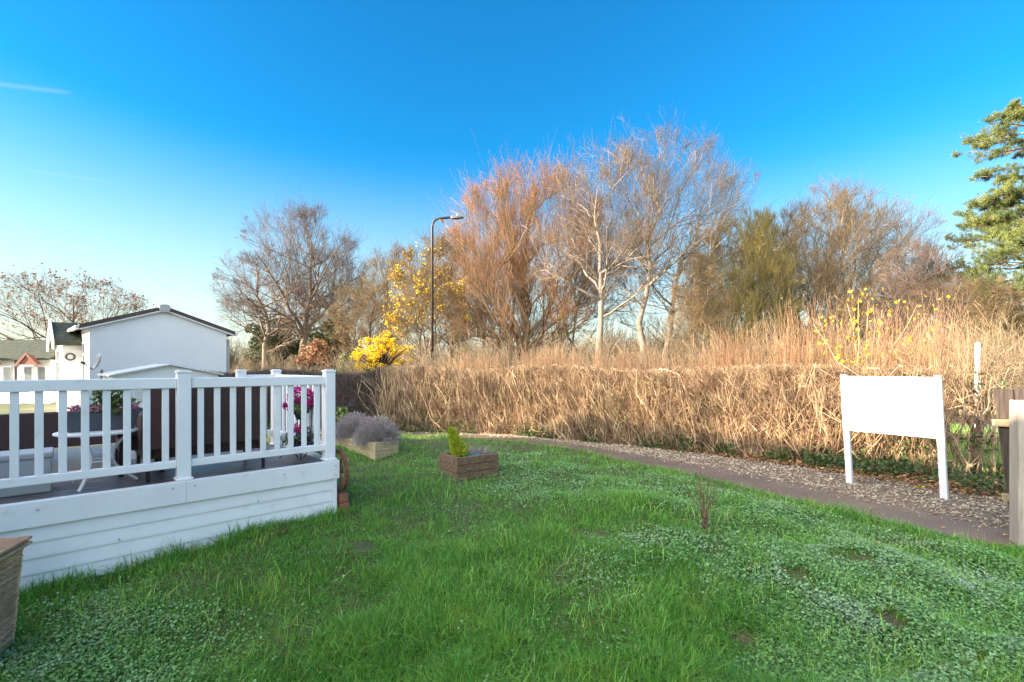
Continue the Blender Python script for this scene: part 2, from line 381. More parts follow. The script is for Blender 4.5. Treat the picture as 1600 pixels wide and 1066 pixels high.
# the ground: one sheet, fine near the camera, reaching the horizon
def axis(fine, far): 
    out = [fine[1]]; s = .12
    while out[-1] < far: out.append(out[-1]+s); s *= 1.35
    neg = [fine[0]]; s = .12
    while neg[-1] > -far: neg.append(neg[-1]-s); s *= 1.35
    return np.r_[np.array(neg[:0:-1]), np.arange(fine[0], fine[1]+.01, .07), np.array(out[1:])]
gx, gy = axis((-6.5,7.5), 3000), axis((0.5,12.5), 3000)
GX, GY = np.meshgrid(gx, gy)
GZ = hgt(GX, GY)
ny, nx = GX.shape
idx = np.arange(nx*ny).reshape(ny, nx)
mb = MB(); mb.add(np.stack([GX,GY,GZ],-1).reshape(-1,3), np.stack([idx[:-1,:-1],idx[:-1,1:],idx[1:,1:],idx[1:,:-1]],-1).reshape(-1,4))
M['ground'] = mat('lawn_soil', (.06,.11,.025), (.085,.07,.04), 1.6, .95, .5, 40, fine=(.35, (.16,.13,.07), .5, .75))
struct(mb.build('ground', M['ground'], smooth=True))
def strip(name, a, b, z, m):
    n = len(a); mb = MB(); V = np.zeros((2*n,3)); V[:n,:2] = a; V[n:,:2] = b; V[:,2] = z
    i = np.arange(n-1); mb.add(V, np.stack([i, i+1, n+i+1, n+i], 1)); return struct(mb.build(name, m))
rs = lambda p: resample(p, 120)
strip('path', NEAR+(NEAR-FAR)*.02, FAR, .0, M['tarmac'])
strip('gravel_bed', FAR, GRV+np.array([.15,.25]), -.004, M['gravel'])
RD = np.array([(-14,21.5),(-4,20.0),(3,18.3),(8.5,15.2),(13.2,10.2),(17,3)])
strip('road', smooth_pl(RD), smooth_pl(RD+np.array([2.8,3.6])), .004, M['road'])

# ------------------------------------------------------------------ leaves, twigs, trees
def quads_at(mb, P, size, rg, flat=0.0, asp=.6, nrmdir=None):
    """leaf quads (rhombus, slightly folded) at points P"""
    n = len(P); size = np.broadcast_to(size, (n,))[:,None]
    a = rg.normal(size=(n,3)); a[:,2] *= (1-flat); a = nrm(a)
    nn = rg.normal(size=(n,3))*(1-flat)+np.array([0,0,flat*1.5]); b = np.cross(nn, a); b = nrm(b); c = np.cross(a, b)
    V = np.stack([P-a*size*.5, P-b*size*asp*.5+c*size*.08, P+a*size*.5, P+b*size*asp*.5+c*size*.08], 1)
    i = np.arange(n)*4
    return mb.add(V.reshape(-1,3), np.stack([i,i+1,i+2,i+3],1))
def sample(P, n, rg, tmin=.3):
    m = rg.integers(0, len(P), n); t = (tmin+(1-tmin)*rg.random(n))*(P.shape[1]-1); i = np.minimum(t.astype(int), P.shape[1]-2); f = (t-i)[:,None]
    return P[m,i]*(1-f)+P[m,i+1]*f
def kids(P, Rr, k, rg, ratio, ang=(25,50), up=.15, out=.0, tmin=.3, n=5, wig=.06, rr=.55, rtip=.35, env=None, curl=.15, lmin=0):
    Mn, m = P.shape[:2]
    L0 = np.linalg.norm(np.diff(P, axis=1), axis=2).sum(1)
    ix = np.repeat(np.arange(Mn), k); K = len(ix)
    t = (tmin+(1-tmin)*((np.tile(np.arange(k), Mn)+rg.random(K))/k)); tt = t*(m-1); i = np.minimum(tt.astype(int), m-2); f = (tt-i)[:,None]
    p0 = P[ix,i]*(1-f)+P[ix,i+1]*f; T = nrm(P[ix,i+1]-P[ix,i]); r0 = Rr[ix,i]*(1-f[:,0])+Rr[ix,i+1]*f[:,0]
    q = rg.normal(size=(K,3)); q -= (q*T).sum(1,keepdims=True)*T; q = nrm(q)
    a = np.radians(rg.uniform(ang[0], ang[1], K))[:,None]
    d = np.cos(a)*T+np.sin(a)*q; d[:,2] += up
    if env is not None:
        o = (p0-env[0])/env[1]; d += out*nrm(o)
    d = nrm(d); L = np.maximum(L0[ix]*ratio*(1.15-.7*t)*rg.uniform(.55,1.25,K), lmin)
    if env is not None:
        for _ in range(4):
            e = np.sqrt((((p0+d*L[:,None]-env[0])/env[1])**2).sum(1)); L = np.where(e > 1.04, L*.75, L)
    s = np.linspace(0,1,n)[None,:,None]
    cv = rg.normal(size=(K,1,3))*.1+np.array([0,0,curl])
    C = p0[:,None]+d[:,None]*L[:,None,None]*s+cv*L[:,None,None]*s*s
    wv = np.cumsum(rg.normal(size=(K,n,3)), 1); wv -= wv[:,:1]; C += wv*(wig*L/n)[:,None,None]
    Rc = np.clip(r0*rr, 0, None)[:,None]*np.linspace(1, rtip, n)[None]
    return C, Rc
def tree(name, label, px, Y, top, width, trunk_h=2.0, r0=.16, bark_='bk_brown', twig='tw_brown', seed=1, limbs=9, k=(6,6,5,3), up=.2, lean=0., cz=.58, depth=.9,
         leaves=None, tips=None, group=None, ang=(28,58), rtw=.0055, cat='tree', spread=1.0, stems=1, ratio=(.8,.8,.78,.8), base=0., curl=.08, bottom=None):
    """bare broadleaf tree: trunk with limbs that reach the envelope of the crown, three orders of twigs"""
    rg = np.random.default_rng(seed); x0 = atx(px, Y); H = 1.2+(atz(top, Y)-1.2)*.92; W = width/F*Y/2
    root = thing(name, label, cat, (x0, Y, base), group)
    zb = bottom if bottom is not None else trunk_h*.7
    C = np.array([x0+lean, Y, zb+(H-zb)*(cz-.08)]); E = np.array([W, W*depth, max(H-C[2], C[2]-zb)*1.0])
    env = (C, E)
    tr = MB(); cr = MB(); allP = []; rtw = rtw*.62
    T = []; TR = []
    for s_ in range(stems):
        b = np.array([x0+(rg.normal()*.25 if stems > 1 else 0), Y+(rg.normal()*.25 if stems > 1 else 0), base-.1])
        topp = np.array([C[0]+rg.normal()*W*(.12 if stems == 1 else .45*spread), Y+rg.normal()*W*(.1 if stems == 1 else .35), H*(.88 if stems == 1 else rg.uniform(.72,.95))])
        n = 9; s = np.linspace(0,1,n)[:,None]
        c1 = b+np.array([0,0,(H-base)*.45]); p = (1-s)**2*b+2*s*(1-s)*c1+s*s*topp
        p[1:-1] += rg.normal(size=(n-2,3))*.025*H*np.array([.5,.5,0]); T.append(p)
        TR.append(r0*(1 if stems == 1 else rg.uniform(.5,.8))*np.linspace(1,.14,n)**1.1)
    T = np.array(T); TR = np.array(TR); TR[:,0] *= 1.3
    tr.tubes(T, TR, 8)
    # limbs
    LP, LR = [], []
    for q in range(limbs):
        m = q % stems; sz = 1-1.45*(q+.5)/limbs; az = q*2.39996+rg.random()*.5; hr_ = math.sqrt(max(0,1-sz*sz))
        tgt = C+E*np.array([math.cos(az)*hr_, math.sin(az)*hr_, sz])*rg.uniform(.82,.98)
        hd_ = np.hypot(tgt[0]-C[0], tgt[1]-Y)
        zz = np.clip(tgt[2]-hd_*math.tan(R(rg.uniform(28,58)))*(.55+up), trunk_h*rg.uniform(.9,1.3), H*.8)
        tt = np.interp(zz, T[m,:,2], np.arange(T.shape[1])); i = min(int(tt), T.shape[1]-2); f = tt-i
        p0 = T[m,i]*(1-f)+T[m,i+1]*f; r = TR[m,i]*(1-f)+TR[m,i+1]*f
        Ln = np.linalg.norm(tgt-p0); s = np.linspace(0,1,8)[:,None]
        c = p0+(tgt-p0)*.5+np.array([0,0,Ln*rg.uniform(-.12,.12)])+rg.normal(size=3)*.07*Ln
        pp = (1-s)**2*p0+2*s*(1-s)*c+s*s*tgt; wv = np.cumsum(rg.normal(size=(8,3)),0); wv -= wv[0]; pp += wv*.022*Ln
        LP.append(pp); LR.append(np.clip(r*.62,.02,.012+Ln*.022)*np.linspace(1,.18,8))
    LP = np.array(LP); LR = np.array(LR)
    tr.tubes(LP, LR, 6)
    lead = T[:, 4:]; 
    A, AR = kids(LP, LR, k[0], rg, ratio[0], ang, up*.6, .1, .22, 6, .10, .6, .3, env, curl)
    A2, A2R = kids(T, TR, k[0]+3, rg, ratio[0]*.32, ang, up*.6, .2, .4, 6, .10, .5, .3, env, curl)
    A = np.r_[A, A2]; AR = np.r_[AR, A2R]; AR = np.maximum(AR, rtw*2.2)
    tr.tubes(A, AR, 4)
    B, BR = kids(A, AR, k[1], rg, ratio[1], ang, up*.7, .1, .15, 5, .10, .6, .4, env, curl); BR = np.maximum(BR, rtw*1.4)
    cr.tubes(B, BR, 3)
    Cc, CR = kids(B, BR, k[2], rg, ratio[2], ang, up, .1, .15, 4, .10, .7, .5, None, curl, .12); CR = np.maximum(CR, rtw*.85)
    cr.tubes(Cc, CR, 3, False)
    if k[3]:
        Dd, DR = kids(Cc, CR, k[3], rg, ratio[3], ang, up, 0, .15, 3, .10, .8, .6, None, curl, .10); DR = np.maximum(DR, rtw*.6)
        tp = MB() if tips else cr; tp.tubes(Dd, DR, 3, False)
        if tips: tp.build('twig_tips', M[tips], root)
        tips = Dd
    else: tips = Cc
    tr.build('trunk', M[bark_], root, True)
    cr.build('crown', M[twig], root)
    for lf in (leaves or []):
        mname, n, size, flt = lf
        P = sample(tips, n*3, rg, .2)
        if flt: 
            keep = flt(P, rg); P = P[keep]
        P = P[:n]; l = MB(); quads_at(l, P+rg.normal(size=P.shape)*.04, size*rg.uniform(.6,1.3,len(P)), rg); l.build('leaves', M[mname], root)
    return root

def clump_filter(scale, thr, seed):
    def f(P, rg): return vnoise(P[:,0]+P[:,1]*.7, P[:,2], scale, seed) > thr
    return f

# ---- the trees behind the hedge, left to right
tree('bare_tree', 'low spreading tree with last brown leaves behind the white gabled home', 105, 36, 428, 290, 1.6, .2, 'bk_dark', 'tw_dark', 11, 12, (7,6,4,3), .12, cz=.6, rtw=.009,
     leaves=[('brownleaf', 2600, .17, None)])
tree('linden_tree', 'tall bare linden with rounded crown, largest tree left of the lamp post', 475, 36, 322, 215, 3.4, .34, 'bk_lime', 'tw_lime', 21, 15, (7,6,5,3), .28, cz=.62, rtw=.0085)
tree('linden_tree', 'bare linden with low drooping limbs right beside the white home', 418, 33, 372, 160, 2.2, .26, 'bk_lime', 'tw_lime', 22, 14, (7,6,4,3), .1, cz=.6, rtw=.008, curl=.05)
tree('linden_tree', 'narrow bare linden with open crown between the tall linden and the yellow tree', 520, 37, 362, 130, 3.2, .22, 'bk_lime', 'tw_lime', 23, 11, (7,6,4,3), .3, cz=.6, rtw=.008)
tree('bare_tree', 'grey bare tree with upswept twigs left of the lamp post', 608, 30, 366, 100, 2.0, .15, 'bk_brown', 'tw_brown', 31, 10, (7,6,5,3), .4, rtw=.0075, cz=.55, bottom=1.5)
tree('bare_tree', 'brownish bare tree low behind the yellow shrub', 575, 27, 425, 120, 1.2, .12, 'bk_dark', 'tw_brown', 32, 10, (7,6,5,3), .25, rtw=.007, bottom=1.0)
tree('yellow_leaved_tree', 'thin tree holding scattered yellow leaves around the lamp post', 668, 23, 345, 130, 1.2, .13, 'bk_brown', 'tw_brown', 33, 13, (8,7,5,3), .35, rtw=.0065, cz=.5, bottom=1.0, stems=2,
     leaves=[('yellow', 4200, .11, lambda P, rg: (P[:,2] < 1.6+rg.random(len(P))**1.9*6.5) & (vnoise(P[:,0],P[:,2],.9,4) > .38))])
tree('bare_tree', 'dark slender bare tree right of the lamp post', 705, 26, 332, 100, 1.5, .15, 'bk_dark', 'tw_brown', 34, 11, (8,6,5,3), .4, rtw=.0065, cz=.52, bottom=1.3)
tree('willow_tree', 'many stemmed willow with orange tinted twig tips', 828, 25, 246, 290, 1.2, .24, 'bk_will', 'tw_brown', 41, 24, (8,6,5,3), .42, cz=.56, rtw=.0078, stems=5, spread=1.2, ang=(22,44), bottom=.9, tips='tw_will')
tree('pale_barked_tree', 'pale barked bare tree with fork, nearest the orange willow', 940, 21, 222, 220, 5.0, .2, 'bk_pale', 'tw_pale', 51, 11, (7,6,5,3), .35, cz=.62, rtw=.0058, ang=(28,58))
tree('pale_barked_tree', 'tallest pale barked tree, its crown the highest of all', 1002, 22, 215, 235, 5.4, .21, 'bk_pale', 'tw_pale', 52, 13, (7,6,5,3), .4, lean=.9, cz=.66, rtw=.0058, ang=(26,56))
tree('pale_barked_tree', 'leaning pale tree whose long bough reaches right over the olive tree', 1034, 23, 262, 300, 4.6, .17, 'bk_pale', 'tw_pale', 53, 9, (6,6,5,3), .3, lean=1.7, cz=.62, rtw=.0058)
tree('ivy_clad_tree', 'dense olive tinted tree right of the tall pale trees', 1160, 22, 305, 165, .8, .15, 'bk_olive', 'tw_olive', 61, 24, (7,7,5,3), .45, cz=.5, rtw=.0065, stems=4, ang=(22,44), bottom=.7,
     leaves=[('olive', 2400, .07, clump_filter(.8,.4,5))])
tree('bare_tree', 'low grey bare tree in front of the pale trunks', 1090, 20, 380, 100, .9, .09, 'bk_brown', 'tw_brown', 62, 12, (7,6,5,3), .3, rtw=.005, stems=3, bottom=.7)
tree('bare_tree', 'broad windswept bare tree with tan twigs leaning right', 1245, 23, 268, 235, 1.0, .19, 'bk_brown', 'tw_brown', 63, 22, (7,6,5,3), .35, lean=1.6, cz=.52, rtw=.0062, stems=4, ang=(24,48), bottom=.8)
tree('bare_tree', 'windswept bare tree with slanting crown left of the pine', 1330, 24, 300, 200, 1.0, .17, 'bk_brown', 'tw_pale', 64, 16, (7,6,4,3), .3, lean=1.9, cz=.52, rtw=.006, stems=3, ang=(24,48), bottom=.8)
tree('bare_tree', 'small dark branched tree beside the pine', 1395, 19, 372, 130, .8, .10, 'bk_dark', 'tw_dark', 65, 10, (6,5,5,3), .3, lean=.9, cz=.6, rtw=.005, bottom=1.0)
tree('bare_tree', 'reddish brown bare tree under the pine boughs', 1500, 20, 425, 190, .8, .11, 'bk_brown', 'tw_brown', 66, 14, (8,6,5,3), .25, rtw=.0055, stems=3, bottom=.5)

for (px_, Y_, top_, wd_, sd_, tw_, lb_) in ((655,29,392,150,161,'tw_brown','tan bare tree standing behind the yellow leaved tree'),(752,30,330,150,162,'tw_brown','golden brown bare tree between lamp post and orange willow'),(790,31,395,180,163,'tw_pale','low pale bare tree behind the base of the orange willow'),
    (895,29,300,170,164,'tw_brown','brown bare tree behind the willow and the nearest pale trunk'),(1070,28,330,190,165,'tw_brown','tan bare tree behind the two right pale trunks'),(1125,27,350,170,166,'tw_pale','pale bare tree just left of the olive tinted tree'),
    (1205,27,318,190,167,'tw_brown','tan bare tree immediately right of the olive tinted tree'),(1290,28,290,200,168,'tw_brown','golden tan bare tree behind the two windswept trees'),(1400,26,365,190,169,'tw_pale','pale bare tree low between windswept trees and pine'),(1450,24,400,170,170,'tw_brown','brown bare tree at the left of the pine boughs'),(545,34,420,130,171,'tw_brown','small tan bare tree right of the linden group'),(1580,25,430,200,172,'tw_brown','brown bare tree behind the pine at the right edge')):
    tree('bare_tree', lb_, px_, Y_, top_, wd_, 1.0, .13, 'bk_brown', tw_, sd_, 13, (6,6,4,2), .32, lean=.6 if px_ > 1100 else 0, cz=.52, rtw=.0085, stems=2, bottom=.8)

def evergreen(name, label, px, Y, top, width, mname, n, seed, size=.14, bottom=.3, cat='tree', dep=.8, sub=26, cr=(.16,.34)):
    rg = np.random.default_rng(seed); x0 = atx(px, Y); H = atz(top, Y); W = width/F*Y/2
    root = thing(name, label, cat, (x0, Y, 0)); s = MB(); l = MB()
    s.tube([(x0,Y,-.1),(x0+.1,Y,H*.4),(x0,Y,H*.85)], [W*.09,W*.07,.02], 7)
    dv = nrm(rg.normal(size=(sub,3))); dv[:,2] = np.abs(dv[:,2])*1.3-.45; cen = np.array([x0,Y,bottom+(H-bottom)*.5])+dv*np.array([W,W*dep,(H-bottom)*.52])*rg.uniform(.35,.86,(sub,1))
    for c in cen:
        s.tube([(x0,Y,max(.2,c[2]*.5)),(x0+(c[0]-x0)*.5,(Y+c[1])/2,c[2]*.85),tuple(c)], [.05,.035,.012], 5)
    k = rg.integers(0, sub, n); rad = rg.uniform(cr[0],cr[1],sub)[k][:,None]*W; P = cen[k]+nrm(rg.normal(size=(n,3)))*rad*rg.uniform(.25,1.05,(n,1))**.6*np.array([1,1,.75])
    P[:,2] = np.maximum(P[:,2], .05)
    quads_at(l, P, size*rg.uniform(.6,1.3,n), rg)
    s.build('trunk', M['bk_dark'], root, True); l.build('crown', M[mname], root); return root
evergreen('evergreen_tree', 'dark evergreen tree behind the railing, nearest the bare lindens', 438, 39, 470, 120, 'everg', 6500, 71, .22)
evergreen('evergreen_tree', 'dark holly like evergreen left of the yellow shrub', 520, 33, 470, 95, 'everg', 7000, 72, .2)
evergreen('evergreen_shrub', 'fresh green leafy shrub low at the left of the yellow shrub', 548, 26, 538, 50, 'leafgreen', 2200, 73, .15, cat='shrub')
evergreen('brown_shrub', 'rusty brown leafed shrub under the lindens', 490, 28, 508, 80, 'brownleaf', 3000, 74, .13, cat='shrub')
evergreen('yellow_shrub', 'bright yellow shrub at the left end of the hedge top', 597, 19, 503, 112, 'yellow', 5600, 75, .075, bottom=.5, cat='shrub', sub=64, cr=(.07,.2))

def pine():
    px, Y = 1674, 21; rg = np.random.default_rng(81); x0 = atx(px, Y); H = 13.2
    root = thing('pine_tree', 'tall pine reaching in from the right edge with green needle sprays', 'tree', (x0,Y,0)); s = MB(); l = MB(); tw = MB()
    s.tube([(x0,Y,-.1),(x0+.1,Y,H*.5),(x0,Y,H)], [.3,.2,.03], 9)
    Ps = []; lv = []
    for z, Ln in ((3.4,3.6),(4.3,4.9),(5.3,5.6),(6.1,5.2),(6.8,4.6),(7.6,3.9),(8.4,3.4),(9.2,3.1),(10.1,3.2),(11.3,3.6),(12.2,3.6),(13.0,2.2)):
        for az in [np.pi+rg.uniform(-.45,.45), np.pi+rg.uniform(-.3,.9), np.pi+rg.uniform(-.9,.5)]+list(rg.uniform(0,2*np.pi,3)): lv.append((z+rg.normal()*.12, az, Ln*rg.uniform(.8,1.05)))
    for z, az, Ln in lv:
        d = np.array([math.cos(az), math.sin(az), .0]); t = np.linspace(0,1,8)[:,None]
        Ps.append(np.array([x0,Y,z])+d*Ln*t+np.array([0,0,1])*(Ln*.10*(t*t)-Ln*.10*t)+np.cumsum(rg.normal(size=(8,3)),0)*.02*Ln)
    Ps = np.array(Ps); PR = np.broadcast_to(np.linspace(.06,.012,8), Ps.shape[:2]); s.tubes(Ps, PR, 5)
    A, AR = kids(Ps, PR, 10, rg, .38, (30,60), .02, 0, .42, 5, .08, .5, .4, None, .10)
    A[:,:,2] = A[:,:1,2]+(A[:,:,2]-A[:,:1,2])*.45; tw.tubes(A, np.maximum(AR,.006), 3)
    B, BR = kids(A, AR, 8, rg, .55, (25,60), .12, 0, .3, 3, .08, .6, .5, None, .2, .12); tw.tubes(B, np.maximum(BR,.004), 3, False)
    n = 26; tip = np.repeat(np.r_[B[:,-1], B[:,1]], n, 0); ax = np.repeat(nrm(B[:,-1]-B[:,0]), n, 0); ax = np.r_[ax, ax]
    d = nrm(ax*.8+rg.normal(size=tip.shape)*.6+np.array([0,0,.4])); L = rg.uniform(.08,.15,(len(tip),1)); p0 = tip+rg.normal(size=tip.shape)*.035; sdv = nrm(np.cross(d, rg.normal(size=d.shape)))*.008
    V = np.stack([p0-sdv, p0+sdv, p0+d*L], 1); i = np.arange(len(tip))*3; l.add(V.reshape(-1,3), None, np.stack([i,i+1,i+2],1))
    s.build('trunk', M['bk_will'], root, True); tw.build('twigs', M['tw_dark'], root); l.build('needles', M['needle'], root)
pine()

# far wood and scrub: nobody could count their twigs
def shrub_fans(name, spots, mname, seed, rtw, label, cat, nst=26, sub=5):
    rg = np.random.default_rng(seed); mb = MB()
    for (x,y,h,wd) in spots:
        az = rg.uniform(0,2*np.pi,nst); sp = rg.uniform(.05,1,nst)**.8*wd
        b = np.stack([x+np.cos(az)*.12*wd, y+np.sin(az)*.12*wd, np.full(nst,-.05)],1); e = np.stack([x+np.cos(az)*sp, y+np.sin(az)*sp, h*(1-.35*(sp/wd)**2)*rg.uniform(.55,1.05,nst)],1)
        s = np.linspace(0,1,5)[None,:,None]; c = b+np.array([0,0,1])*h*.5; P = (1-s)**2*b[:,None]+2*s*(1-s)*c[:,None]+s*s*e[:,None]+rg.normal(size=(nst,5,3))*.03*h*s
        Rr = np.broadcast_to(np.linspace(rtw*2.4,rtw*.8,5),(nst,5)); mb.tubes(P, Rr, 3, False)
        A, AR = kids(P, Rr, sub, rg, .42, (15,45), .15, 0, .25, 4, .1, .6, .6); mb.tubes(A, np.maximum(AR,rtw*.8), 3, False)
        B, BR = kids(A, AR, 3, rg, .5, (20,50), .1, 0, .3, 3, .1, .7, .6); mb.tubes(B, np.maximum(BR,rtw*.6), 3, False)
    return tag(mb.build(name, M[mname]), label, cat, kind='stuff')
rg = np.random.default_rng(91)
sp = []
for px in np.arange(330, 1900, 13):
    Y = rg.uniform(44,66); sp.append((atx(px,Y), Y, rg.uniform(3.0,5.2)+(1.2 if px > 850 else 0), rg.uniform(1.6,2.8)))
for px in np.arange(-300, 340, 30): Y = rg.uniform(60,80); sp.append((atx(px,Y), Y, rg.uniform(3,4.5), 2.5))
shrub_fans('distant_wood', sp, 'wood_far', 92, .016, 'brown leafless wood along the skyline behind the trees', 'wood', 30, 6)
sp = []
for px in np.arange(345, 860, 12): Y = rg.uniform(21,32); sp.append((atx(px,Y), Y, rg.uniform(1.6,2.9), rg.uniform(.7,1.3)))
for px in np.arange(640, 1900, 9):
    Y = rg.uniform(15.5,21)-(2.5 if px > 1300 else 0); sp.append((atx(px,Y), Y, rg.uniform(1.7,2.9)*(1.0+.15*(px > 1250)), rg.uniform(.6,1.1)))
shrub_fans('undergrowth', sp, 'scrub', 93, .0055, 'tangled brown undergrowth between hedge and trees', 'undergrowth', 26, 6)

# ------------------------------------------------------------------ hedge
def hedge():
    rg = np.random.default_rng(101)
    root = thing('hedge', 'long clipped leafless hedge of tan twigs with tall unclipped shoots beside the path', 'hedge', (1.15,11.0,0))
    hl = smooth_pl(HED, 300, 10); d = np.r_[0,np.cumsum(np.linalg.norm(np.diff(hl,axis=0),axis=1))]; tot = d[-1]
    tg = nrm(np.gradient(hl,axis=0)); nb = np.stack([-tg[:,1],tg[:,0]],1)         # behind
    def place(n, dens=None):
        t = rg.random(n*4)*tot; X = np.interp(t,d,hl[:,0])
        if dens is not None: t = t[rg.random(len(t)) < dens(X)]
        t = t[:n]
        X = np.interp(t,d,hl[:,0]); Yy = np.interp(t,d,hl[:,1]); return X, Yy, np.stack([np.interp(t,d,tg[:,0]),np.interp(t,d,tg[:,1])],1), np.stack([np.interp(t,d,nb[:,0]),np.interp(t,d,nb[:,1])],1)
    top = lambda X: np.where(X < -3.6, 1.54, 1.64)+.05*np.sin(X*1.7)+.05*sstep(4,6.5,X)
    thin = lambda X: (X > -3.42)*1.0-.35*sstep(5.5,5.9,X)-.55*sstep(6.25,6.5,X)                                     # the gap by the sign
    tw = MB()
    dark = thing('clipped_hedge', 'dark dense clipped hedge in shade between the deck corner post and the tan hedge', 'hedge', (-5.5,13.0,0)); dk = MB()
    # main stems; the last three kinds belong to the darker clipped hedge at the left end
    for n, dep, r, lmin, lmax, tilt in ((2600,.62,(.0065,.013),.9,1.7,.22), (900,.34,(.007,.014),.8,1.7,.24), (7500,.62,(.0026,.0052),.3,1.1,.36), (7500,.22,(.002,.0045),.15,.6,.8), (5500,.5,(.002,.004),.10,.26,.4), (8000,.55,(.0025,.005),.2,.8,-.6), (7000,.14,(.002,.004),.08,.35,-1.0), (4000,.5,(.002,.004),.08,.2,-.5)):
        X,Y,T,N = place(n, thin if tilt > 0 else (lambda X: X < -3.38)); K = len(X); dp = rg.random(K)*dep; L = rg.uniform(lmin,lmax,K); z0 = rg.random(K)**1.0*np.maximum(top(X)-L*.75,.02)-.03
        if lmin > .8: z0[:] = -.05
        if lmax < .3: z0 = top(X)-L*rg.uniform(.55,1.25,K)
        a = rg.normal(size=K)*abs(tilt); m = 6; s = np.linspace(0,1,m)
        P = np.zeros((K,m,3)); lat = np.sin(a)*L; 
        wv = np.cumsum(rg.normal(size=(K,m,3)),1); wv -= wv[:,:1]
        lp = lat[:,None]*s[None]; zz = z0[:,None]+(np.cos(a)*L)[:,None]*s[None]; dd = dp[:,None]+(rg.normal(size=K)*.16)[:,None]*s[None]*L[:,None]
        P[:,:,0] = X[:,None]+T[:,0:1]*lp+N[:,0:1]*dd; P[:,:,1] = Y[:,None]+T[:,1:2]*lp+N[:,1:2]*dd; P[:,:,2] = zz
        P += wv*(L*.055)[:,None,None]; P[:,:,2] = np.minimum(P[:,:,2], top(P[:,:,0])+rg.uniform(-.05,.05,(K,1)))
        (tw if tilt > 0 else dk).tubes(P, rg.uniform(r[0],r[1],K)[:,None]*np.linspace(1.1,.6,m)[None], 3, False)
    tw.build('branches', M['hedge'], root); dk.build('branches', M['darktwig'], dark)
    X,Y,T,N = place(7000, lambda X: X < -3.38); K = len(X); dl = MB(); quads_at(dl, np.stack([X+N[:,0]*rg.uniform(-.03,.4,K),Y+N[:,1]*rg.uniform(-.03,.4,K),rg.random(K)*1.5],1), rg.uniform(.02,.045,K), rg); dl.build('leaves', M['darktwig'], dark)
    # shoots above the cut
    sh = MB(); X,Y,T,N = place(2300, lambda X: (.12+.55*sstep(-2.9,-.5,X)+.33*sstep(1,4,X))*(X > -3.0)*(.35+.65*(vnoise(X*2.3, X*0, .6, 31) > .4))*(1-.6*sstep(6.3,6.6,X))); K = len(X)
    L = (.22+1.05*rg.random(K)**2.2)*(.40+.42*sstep(-1,4.5,X))*(.65+.6*vnoise(X,Y,.7,3)); a = rg.normal(size=K)*.14; b = rg.normal(size=K)*.12; dp = .18+rg.random(K)*.75; m = 5; s = np.linspace(0,1,m); z0 = top(X)-rg.uniform(.05,.35,K)
    P = np.zeros((K,m,3)); P[:,:,0] = X[:,None]+N[:,0:1]*dp[:,None]+(T[:,0]*a*L)[:,None]*s; P[:,:,1] = Y[:,None]+N[:,1:2]*dp[:,None]+(T[:,1]*a*L+b*L)[:,None]*s; P[:,:,2] = z0[:,None]+(L+.2)[:,None]*s
    P += np.cumsum(rg.normal(size=P.shape),1)*(L*.016)[:,None,None]
    Rr = rg.uniform(.0028,.005,K)[:,None]*np.linspace(1,.45,m)[None]; sh.tubes(P, Rr, 3, False)
    A, AR = kids(P, np.array(Rr), 2, rg, .35, (15,40), .2, 0, .3, 3, .05, .7, .6); sh.tubes(A, np.maximum(AR,.0018), 3, False)
    sh.build('shoots', M['shoot'], root)
    # leaves clinging on: brown, ivy patches
    lf = MB(); X,Y,T,N = place(9000, lambda X: thin(X)*(1-.5*sstep(0,4,X))); K = len(X); P = np.stack([X+N[:,0]*rg.uniform(-.05,.4,K),Y+N[:,1]*rg.uniform(-.05,.4,K),rg.random(K)**1.3*top(X)],1); quads_at(lf,P,rg.uniform(.02,.05,K),rg); lf.build('brown_leaves', M['brownleaf'], root)
    iv = MB(); X,Y,T,N = place(30000); z = rg.random(len(X))**2.2*1.6; k = vnoise(X*1.4+3, z, .42, 7) > .63+.1*sstep(0,1.4,z); k |= (z < .30)&(vnoise(X,z,.5,8) > .42)
    X,Y,N,z = X[k],Y[k],N[k],z[k]; K = len(X); P = np.stack([X+N[:,0]*rg.uniform(-.12,.3,K)-N[:,0]*.1*(z<.3),Y+N[:,1]*rg.uniform(-.12,.3,K),z+.02],1); quads_at(iv,P,rg.uniform(.03,.065,K),rg,0,.85); iv.build('ivy', M['ivy'], root)
    return hl, d, nb
hl, hd, hnb = hedge()

# ivy, litter and pebbles on the ground at the hedge foot
rg = np.random.default_rng(111)
def band(n, a, b, jit=0.):
    i = rg.random(n)*(len(a)-1.001); k = i.astype(int); f = (i-k)[:,None]; A = a[k]*(1-f)+a[k+1]*f; B = b[k]*(1-f)+b[k+1]*f; t = rg.random(n)[:,None]
    return A*(1-t)+B*t
HB = np.stack([np.interp(np.linspace(0,1,120), np.linspace(0,1,300), hl[:,0]), np.interp(np.linspace(0,1,120), np.linspace(0,1,300), hl[:,1])],1)
def nearest_on(pl, q):
    return pl[np.argmin(((q[:,None]-pl[None])**2).sum(2),1)]
HN = nearest_on(smooth_pl(HED,300,10), GRV)+np.array([.25,.35])
lit = MB(); p = band(20000, GRV-np.array([.02,.1]), HN); quads_at(lit, np.c_[p, rg.uniform(.004,.05,len(p))], rg.uniform(.025,.07,len(p)), rg, .75, .75); 
tag(lit.build('leaf_litter', M['deadleaf']), 'brown fallen leaves littering the hedge foot', 'fallen leaves', kind='stuff')
iv = MB(); p = band(26000, GRV, HN); k = (vnoise(p[:,0],p[:,1],.35,9) > .5) & (p[:,0] > .3); p = p[k]; quads_at(iv, np.c_[p, rg.random(len(p))**1.5*.22+.01], rg.uniform(.03,.07,len(p)), rg, .3, .85)
tag(iv.build('ivy_carpet', M['ivy']), 'dark ivy creeping along the foot of the hedge', 'ivy', kind='stuff')
